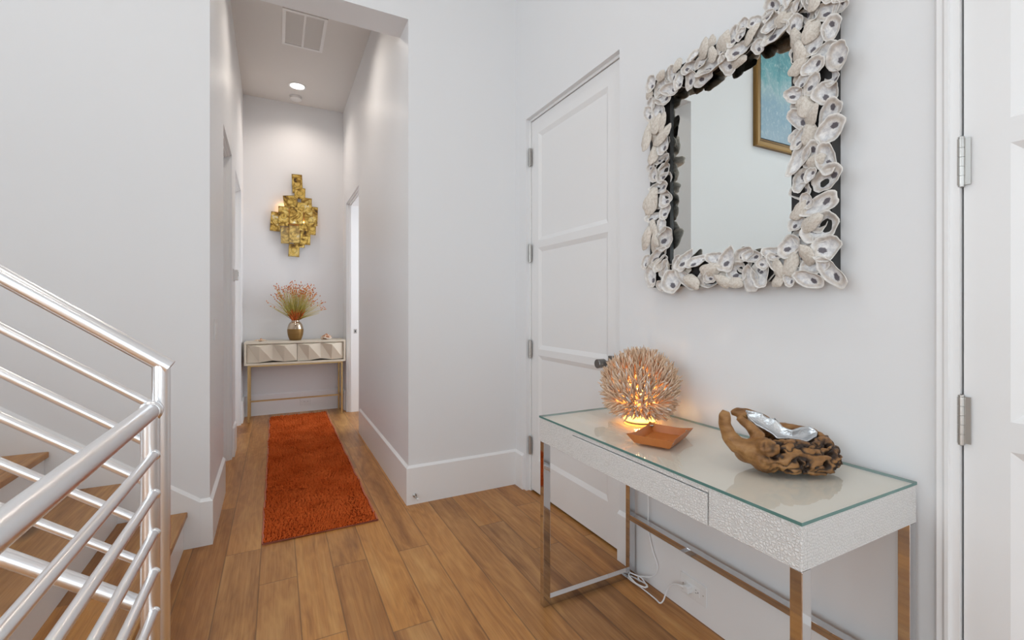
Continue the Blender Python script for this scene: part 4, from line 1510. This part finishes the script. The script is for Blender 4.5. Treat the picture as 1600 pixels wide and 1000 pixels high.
m.build('vase_shoulder', VM2, vase)
gr = thing('dried_grass', (VX, VY, HZ1 + 0.135), 'spray of dried green grass with orange seed tips in the bronze vase', 'dried grass')
GSTEM = NT('grass_stem')
tone = GSTEM.n('ShaderNodeAttribute', attribute_name='tone').outputs['Fac']
GSTEM.set(color=GSTEM.ramp(tone, [(0.0, (0.26, 0.11, 0.025)), (0.22, (0.22, 0.16, 0.035)), (0.5, (0.52, 0.47, 0.09)), (0.8, (0.72, 0.60, 0.24)), (1.0, (0.60, 0.36, 0.15))]), rough=0.7)
GSEED = NT('seed_head')
tone = GSEED.n('ShaderNodeAttribute', attribute_name='tone').outputs['Fac']
GSEED.set(color=GSEED.ramp(tone, [(0.0, (0.42, 0.075, 0.010)), (0.5, (0.70, 0.170, 0.030)), (1.0, (0.80, 0.29, 0.075))]), rough=0.8)
rg = random.Random(5)
def toned(name, V, F, Tn, mat, parent):
    me = bpy.data.meshes.new(name)
    me.from_pydata([tuple(p) for p in V], [], F)
    a = me.attributes.new('tone', 'FLOAT', 'POINT')
    a.data.foreach_set('value', Tn)
    o = link(name, me, mat, parent, True)
    o['kind'] = 'stuff'
    return o
sv, sf, stn = [], [], []
hv_, hf, htn = [], [], []
lv, lf, ltn = [], [], []
def strand(V, F, Tn, pts, rads, tones):
    s0 = len(V)
    for i, p in enumerate(pts):
        t_ = (pts[min(i + 1, len(pts) - 1)] - pts[max(i - 1, 0)]).normalized()
        a = t_.cross(Vector((0.3, 1, 0.1))).normalized()
        b = t_.cross(a)
        for k in range(3):
            an = 2 * pi * k / 3
            V.append(p + (a * cos(an) + b * sin(an)) * rads[i])
            Tn.append(tones[i])
    for i in range(len(pts) - 1):
        for k in range(3):
            F.append((s0 + i * 3 + k, s0 + i * 3 + (k + 1) % 3, s0 + (i + 1) * 3 + (k + 1) % 3, s0 + (i + 1) * 3 + k))
for i in range(300):
    fan = rg.gauss(0.04, 0.40)
    fan = max(-0.85, min(1.05, fan))
    dpt = rg.gauss(-0.05, 0.24)
    ln = rg.uniform(0.27, 0.40) if abs(fan) > 0.45 else rg.uniform(0.30, 0.46)
    tall = rg.random() < 0.55
    if not tall:
        ln *= 0.72
    tip = Vector((sin(fan) * ln, sin(dpt) * ln * 0.55, cos(fan) * ln * 0.97))
    base = Vector((rg.uniform(-0.025, 0.025), rg.uniform(-0.02, 0.02), 0.0))
    neck = Vector((rg.uniform(-0.026, 0.026), rg.uniform(-0.02, 0.02), 0.085))
    droop = Vector((sin(fan) * 0.04, 0, -0.03 * abs(sin(fan)) ** 2))
    P = [base, neck]
    for f in (0.3, 0.55, 0.8, 1.0):
        P.append(neck + tip * f + droop * f * f + Vector((rg.gauss(0, 0.003), 0, 0)))
    if P[-1].y > 0.135:
        for p in P:
            p.y = min(p.y, 0.12)
    tb_ = rg.uniform(0.35, 0.8) if not tall else rg.uniform(0.5, 0.9)
    strand(sv, sf, stn, P, [0.0020, 0.0026, 0.0034 if not tall else 0.0022, 0.0032 if not tall else 0.0017, 0.0018, 0.0008], [0.1, 0.15, tb_ * 0.7, tb_, tb_ + 0.05, 0.85])
    if tall:
        d = (P[-1] - P[-2]).normalized()
        nsp = rg.choice((1, 2, 2, 3))
        for k in range(nsp):
            c = P[-1] - d * (0.030 * k) + Vector((rg.gauss(0, 0.006), 0, rg.gauss(0, 0.004)))
            d2 = (d + Vector((rg.gauss(0, 0.35), rg.gauss(0, 0.2), rg.gauss(0, 0.25)))).normalized()
            h = rg.uniform(0.014, 0.026)
            tn = rg.random()
            strand(hv_, hf, htn, [c - d2 * h * 0.5, c - d2 * h * 0.2, c + d2 * h * 0.2, c + d2 * h * 0.5], [0.0008, 0.0052, 0.0046, 0.0006], [tn] * 4)
for i in range(190):        # short russet leaves round the mouth of the vase
    fan = rg.uniform(-1.1, 1.1)
    dpt = rg.uniform(-0.9, 0.7)
    ln = rg.uniform(0.05, 0.15)
    neck = Vector((rg.uniform(-0.028, 0.028), rg.uniform(-0.02, 0.02), 0.080))
    tip = neck + Vector((sin(fan) * ln * 0.8, sin(dpt) * ln * 0.6, ln))
    midp = neck.lerp(tip, 0.5) + Vector((rg.gauss(0, 0.01), rg.gauss(0, 0.006), 0.0))
    tn = rg.uniform(0.0, 0.6)
    strand(lv, lf, ltn, [neck - Vector((0, 0, 0.05)), neck, midp, tip], [0.001, 0.004, 0.006, 0.0008], [tn] * 4)
toned('stem_bundle', sv, sf, stn, GSTEM.m, gr)
toned('seed_tips', hv_, hf, htn, GSEED.m, gr)
toned('leaf_tuft', lv, lf, ltn, GSEED.m, gr)

# two sea shells on the console
SEA = NT('patterned_shell')
oc = SEA.coord('Object')
sa = SEA.noise(SEA.mapping(oc, (60, 60, 60)), 1.0, 3, 0.6, 0.5)
sb = SEA.noise(SEA.mapping(oc, (28, 28, 28)), 1.0, 2)
SEA.set(color=SEA.mix(SEA.ramp(sa, [(0.46, 0.0), (0.53, 1.0)]), SEA.mix(sb, (0.68, 0.50, 0.36), (0.80, 0.70, 0.58)), (0.42, 0.15, 0.055)), rough=0.35)
SEA.bump(sa, 0.3, 0.003)
def spiral_shell(m, L, Rm, turns, squash, spikes, seedv):
    """turban / conch: a growing whorl wound round an axis along local x"""
    rs2 = random.Random(seedv)
    P, Q = [], []
    n = int(turns * 22)
    for i in range(n + 1):
        f = i / n
        g = f ** 1.5
        a = 2 * pi * turns * f
        rad = Rm * 0.52 * g + 0.001
        P.append(Vector((L * (0.5 - f * 0.62), rad * cos(a) * squash, rad * sin(a))))
        Q.append(max(0.0015, Rm * 0.50 * g * (1 + (0.10 * sin(a * 5) if spikes else 0.04 * sin(a * 7)))))
    m.tube(P, Q, 14)
    return P, Q
t1 = thing('spider_shell', (-0.152, 5.665, HZ1), 'flat pale spiny sea shell left of the vase on the hall console', 'sea shell', rz=0.2)
m = MB()
P, Q = spiral_shell(m, 0.085, 0.034, 3.0, 1.0, True, 2)
zmn = min(v.co.z for v in m.bm.verts)
for v in m.bm.verts:
    v.co.z = (v.co.z - zmn) * 0.62
m.build('shell_body', SEA.m, t1)
m = MB()
for k in range(7):
    a = pi * 0.08 + k * pi * 0.98 / 6
    b0 = Vector((0.022 * cos(a) - 0.012, -0.016 * sin(a) - 0.006, 0.016))
    tip = Vector((0.066 * cos(a) - 0.006, -0.034 * sin(a) - 0.012, 0.006 + 0.004 * (k % 2)))
    m.tube([b0, b0.lerp(tip, 0.5) + Vector((0, 0, 0.004)), tip], [0.007, 0.0045, 0.0012], 8)
m.build('spines', NT('pale_shell').set(color=(0.74, 0.58, 0.42), rough=0.4), t1)
t2_ = thing('turban_shell', (0.513, 5.690, HZ1), 'upright orange and white patterned sea shell right of the vase', 'sea shell', rz=-0.3)
m = MB()
P, Q = [], []
n = 80
for i in range(n + 1):
    f = i / n
    g = f ** 1.1
    a = 2 * pi * 3.6 * f
    rad = 0.036 * g
    P.append(Vector((rad * cos(a) * 1.15, rad * sin(a) * 0.85, 0.070 * (1 - f) + 0.020 * f)))
    Q.append(0.0035 + 0.0185 * g * (1 + 0.08 * sin(a * 4)))
m.tube(P, Q, 14)
zmn = min(v.co.z for v in m.bm.verts)
zmx = max(v.co.z for v in m.bm.verts)
for v in m.bm.verts:
    v.co.z = max(0.0005, (v.co.z - zmn - 0.004)) * 0.076 / (zmx - zmn)
m.build('shell_body', SEA.m, t2_)
m = MB()
lip = [Vector((0.044 * cos(a) * 1.1 + 0.008, 0.03 * sin(a) - 0.018, 0.019 + 0.008 * sin(a * 2))) for a in [pi + pi * k / 10 for k in range(11)]]
m.tube(lip, [0.003 + 0.003 * sin(pi * k / 10) for k in range(11)], 8)
m.build('lip', NT('shell_lip').set(color=(0.82, 0.74, 0.66), rough=0.3), t2_)

# ------------------------------------------------------------------ brass wall sculpture with light behind it
sc = thing('wall_sculpture', (0.20, 5.90, 2.26), 'cluster of overlapping patinated brass plates glowing on the hall end wall', 'wall light')
BR = NT('patina_brass')
oc = BR.coord('Object')
gi = BR.n('ShaderNodeObjectInfo')
rv = gi.outputs['Random']
cmb = BR.n('ShaderNodeCombineXYZ')
BR.l(BR.math('MULTIPLY', rv, 17.0), cmb.inputs[0])
BR.l(BR.math('MULTIPLY', rv, 5.0), cmb.inputs[2])
shift = BR.n('ShaderNodeVectorMath', operation='ADD')
BR.l(oc, shift.inputs[0])
BR.l(cmb.outputs[0], shift.inputs[1])
p1 = BR.noise(BR.mapping(shift.outputs[0], (13, 13, 13)), 1.0, 4, 0.5, 1.2)
ln_ = BR.n('ShaderNodeVectorMath', operation='LENGTH')
BR.l(BR.mapping(oc, (1.0, 0.0, 1.0)), ln_.inputs[0])
swirl = BR.math('SINE', BR.math('ADD', BR.math('MULTIPLY', ln_.outputs['Value'], 150.0), BR.math('MULTIPLY', p1, 6.0)))
cb = BR.ramp(p1, [(0.30, (0.055, 0.032, 0.02)), (0.40, (0.34, 0.19, 0.035)), (0.52, (0.74, 0.50, 0.12)), (0.66, (0.84, 0.64, 0.24)), (0.74, (0.78, 0.76, 0.70)), (0.8, (0.60, 0.38, 0.07))])
cb = BR.mix(BR.ramp(swirl, [(0.55, 0.0), (0.95, 0.45)]), cb, (0.20, 0.11, 0.03))
cb = BR.mix(BR.ramp(rv, [(0.0, 0.55), (0.25, 0.0), (1.0, 0.0)]), cb, (0.30, 0.17, 0.05))
cb = BR.mix(BR.ramp(rv, [(0.75, 0.0), (1.0, 0.28)]), cb, (0.80, 0.68, 0.40))
ed = BR.n('ShaderNodeAttribute', attribute_name='edge').outputs['Fac']
cb = BR.mix(BR.ramp(BR.math('ADD', ed, BR.math('MULTIPLY', BR.math('SUBTRACT', p1, 0.5), 0.8)), [(0.6, 0.0), (1.0, 0.65)]), cb, (0.16, 0.09, 0.03))
BR.set(color=cb, metal=0.65, rough=BR.ramp(p1, [(0.3, 0.5), (0.7, 0.28)]))
BR.bump(BR.math('ADD', swirl, BR.math('MULTIPLY', p1, 3.0)), 0.15, 0.003)
plates = [  # x, z, w, h, layer, tilt
    (0.213, 2.649, 0.110, 0.217, 0, -0.05), (0.240, 2.540, 0.115, 0.130, 1, 0.02), (0.140, 2.430, 0.138, 0.145, 1, -0.13), (0.309, 2.440, 0.114, 0.110, 1, 0.03),
    (-0.011, 2.194, 0.103, 0.221, 0, 0.06), (0.073, 2.256, 0.112, 0.226, 2, 0.0), (0.274, 2.376, 0.130, 0.110, 2, 0.04), (0.326, 2.348, 0.090, 0.160, 2, -0.06),
    (0.394, 2.326, 0.077, 0.150, 0, 0.03), (0.351, 2.234, 0.132, 0.105, 2, -0.03), (0.202, 2.269, 0.144, 0.194, 4, 0.03), (0.282, 2.149, 0.110, 0.090, 3, 0.05),
    (0.370, 2.138, 0.078, 0.150, 3, 0.02), (0.087, 2.043, 0.090, 0.190, 1, -0.03), (0.183, 2.058, 0.113, 0.204, 3, 0.0), (0.296, 2.025, 0.109, 0.159, 2, 0.02),
    (0.236, 1.941, 0.108, 0.058, 1, 0.02), (0.179, 1.875, 0.114, 0.147, 1, 0.04), (0.397, 2.230, 0.061, 0.110, 1, 0.0)]
for k, (x, z, w, h, ly, tl) in enumerate(plates):
    m = MB()
    nx_, nz2_ = 6, 8
    th2 = 0.0018
    rs3 = random.Random(k)
    el = m.bm.verts.layers.float.new('edge')
    V = []
    for s in (0, 1):
        g2 = []
        for i in range(nx_ + 1):
            col_ = []
            for j in range(nz2_ + 1):
                X = (i / nx_ - 0.5) * w
                Z = (j / nz2_ - 0.5) * h
                Y = 0.0022 * noise.noise(Vector((X * 22, Z * 22, k * 3.3))) + 0.003 * (abs(X / w * 2) ** 3 + abs(Z / h * 2) ** 3)
                r = sqrt(X * X + Z * Z)
                Y += -0.0022 * cos(min(r, 0.05) / 0.05 * pi * 2)
                col_.append(m.bm.verts.new((X, Y + s * th2, Z)))
            g2.append(col_)
        V.append(g2)
    for s in (0, 1):
        for i in range(nx_):
            for j in range(nz2_):
                f = m.bm.faces.new((V[s][i][j], V[s][i + 1][j], V[s][i + 1][j + 1], V[s][i][j + 1]))
                f.smooth = True
    edge = [(i, 0) for i in range(nx_)] + [(nx_, j) for j in range(nz2_)] + [(i, nz2_) for i in range(nx_, 0, -1)] + [(0, j) for j in range(nz2_, 0, -1)]
    for a in range(len(edge)):
        (i, j), (i2, j2) = edge[a], edge[(a + 1) % len(edge)]
        m.bm.faces.new((V[0][i][j], V[0][i2][j2], V[1][i2][j2], V[1][i][j]))
    for s in (0, 1):
        for i in range(nx_ + 1):
            for j in range(nz2_ + 1):
                V[s][i][j][el] = 1.0 if i in (0, nx_) or j in (0, nz2_) else 0.0
    o = m.build('brass_plate', BR.m, sc)
    o.location = (x - 0.20, -0.050 - ly * 0.013, z - 2.26)
    o.rotation_euler = (rs3.uniform(-0.05, 0.05), tl, rs3.uniform(-0.06, 0.06))
m = MB()
m.box(-0.07, 0.10, -0.018, -0.0005, -0.12, 0.16)
for dx, dz in ((0.013, 0.36), (0.01, 0.25), (-0.02, -0.20), (-0.02, -0.36)):
    m.tube([(dx, -0.012, dz * 0.45), (dx, -0.036, dz)], 0.004, 8)
m.build('back_plate', BRASSLEG, sc)
AMB = NT('amber_bulb').set(color=(1, 0.6, 0.2), emit=(1.0, 0.45, 0.08), estr=12.0)
for dx, dz in ((-0.12, 0.06), (0.09, -0.08)):
    m = MB()
    m.lathe([(0.004, -0.02), (0.012, -0.012), (0.015, 0.004), (0.008, 0.018), (0.002, 0.022)], (dx, -0.032, dz), 16)
    m.build('bulb', AMB, sc)
    l = bpy.data.lights.new('sculpture_light', 'POINT')
    l.energy = 0.55
    l.color = (1.0, 0.52, 0.14)
    l.shadow_soft_size = 0.012
    o = bpy.data.objects.new('sculpture_light', l)
    o.location = (0.20 + dx, 5.90 - 0.034, 2.26 + dz + 0.036)
    COL.objects.link(o)

# ------------------------------------------------------------------ ceiling fittings in the hall
dl = thing('recessed_downlight', (0.198, 5.415, HH), 'lit round downlight in the hall ceiling', 'ceiling light')
m = MB()
m.lathe([(0.066, -0.0005), (0.086, -0.0005), (0.088, -0.004), (0.084, -0.007), (0.070, -0.005), (0.066, -0.0005)], (0, 0, 0), 40, cap=False)
m.build('trim_ring', TRIM, dl)
m = MB()
m.lathe([(0.001, -0.0030), (0.068, -0.0030), (0.068, -0.0008)], (0, 0, 0), 40)
m.build('diffuser', EMIT, dl)
sm = thing('smoke_detector', (0.192, 5.70, HH), 'small white round smoke detector on the ceiling beyond the downlight', 'smoke detector')
m = MB()
m.lathe([(0.064, -0.0005), (0.066, -0.008), (0.064, -0.012)], (0, 0, 0), 36)
m.build('mount', WHITEP, sm)
m = MB()
m.lathe([(0.060, -0.0125), (0.061, -0.026), (0.052, -0.036), (0.02, -0.040), (0.001, -0.040)], (0, 0, 0), 36)
m.build('cover', WHITEP, sm)
vt = thing('return_vent', (0.209, 4.32, HH), 'large white two-panel return air vent in the hall ceiling', 'vent')
vw, vl = 0.168, 0.275
m = MB()
b = 0.026
m.box(-vw, -vw + b, -vl, vl, -0.008, -0.0005)
m.box(vw - b, vw, -vl, vl, -0.008, -0.0005)
m.box(-vw + b, vw - b, -vl, -vl + b, -0.008, -0.0005)
m.box(-vw + b, vw - b, vl - b, vl, -0.008, -0.0005)
m.box(-0.009, 0.009, -vl + b, vl - b, -0.0075, -0.0005)
m.build('frame', TRIM, vt)
m = MB()
for i in range(2):
    a = -vw + b if i == 0 else 0.009
    bb = -0.009 if i == 0 else vw - b
    k = 0
    y = -vl + b + 0.004
    while y < vl - b - 0.006:
        m.prism([(y, -0.0054), (y + 0.0056, -0.0046), (y + 0.0056, -0.0038), (y, -0.0046)], 'x', a, bb)
        y += 0.0066
m.build('grille', simple('grille_paint', (0.78, 0.76, 0.74), 0.5), vt)

# ------------------------------------------------------------------ small wall fittings
def outlet(name, loc, rz, label, group=None):
    """horizontal duplex outlet; local -y faces the room, x along the wall"""
    t = thing(name, loc, label, 'outlet', group, rz)
    m = MB()
    m.box(-0.0625, 0.0625, -0.005, -0.0003, -0.040, 0.040, bev=0.002)
    m.build('cover_plate', WHITEP, t)
    m = MB()
    m.box(-0.033, 0.033, -0.0072, -0.005, -0.0165, 0.0165, bev=0.001)
    m.build('receptacle', WHITEP, t)
    for s in (-1, 1):
        m = MB()
        cxx = s * 0.0185
        m.box(cxx - 0.0055, cxx + 0.0005, -0.0076, -0.0071, 0.0045, 0.0062)
        m.box(cxx - 0.0055, cxx + 0.0015, -0.0076, -0.0071, -0.0062, -0.0045)
        m.lathe([(0.0022, -0.0005), (0.0022, 0)], (cxx + 0.0075, -0.0071, 0), 10, axis='y')
        m.build('socket', DARKP, t)
        m = MB()
        m.lathe([(0.0015, -0.0006), (0.003, 0)], (s * 0.048, -0.005, 0), 10, axis='y')
        m.build('screw', NICKEL, t)
    return t
outlet('wall_outlet', (1.455, 1.270, 0.109), -pi / 2, 'white outlet under the white console table with a cord plugged in')
outlet('wall_outlet', (0.306, 5.885, 0.116), 0.0, 'small white outlet low on the end wall under the brass legged console')
# rocker switch plate on the hall wall and box by the farther doors
xw = LX(3.045)
sw = thing('light_switch', (xw, 3.045, 1.092), 'white double switch plate just inside the hall on the left wall', 'switch')
m = MB()
m.box(0.0003, 0.006, -0.058, 0.058, -0.060, 0.060, bev=0.002)
m.build('switch_plate', WHITEP, sw)
for s in (-0.024, 0.024):
    m = MB()
    m.prism([(0.006, -0.034), (0.0075, -0.034), (0.010, 0.0), (0.0075, 0.034), (0.006, 0.034)], 'y', s - 0.017, s + 0.017)
    m.build('rocker', WHITEP, sw)
xw = LX(4.46)
th_ = thing('thermostat', (xw, 4.455, 1.485), 'white boxy thermostat between the two left hall doors', 'thermostat')
m = MB()
m.box(0.0003, 0.008, -0.055, 0.055, -0.050, 0.050, bev=0.002)
m.build('mount', WHITEP, th_)
m = MB()
m.box(0.008, 0.034, -0.048, 0.048, -0.043, 0.043, bev=0.004)
m.build('housing', WHITEP, th_)
m = MB()
m.box(0.034, 0.0346, -0.030, 0.030, -0.008, 0.028)
m.build('screen', simple('grey_screen', (0.30, 0.33, 0.32), 0.2), th_)
ds = thing('door_stop', (0.757, 2.785, 0.056), 'small nickel door stop on the baseboard at the hall corner', 'door stop')
m = MB()
m.lathe([(0.012, -0.0003), (0.012, -0.004), (0.006, -0.007), (0.0055, -0.060), (0.0065, -0.062)], (0, 0, 0), 16, axis='y')
m.build('stem', NICKEL, ds)
m = MB()
m.lathe([(0.0072, -0.0625), (0.0078, -0.066), (0.0075, -0.074), (0.004, -0.076)], (0, 0, 0), 16, axis='y')
m.build('rubber_tip', WHITEP, ds)
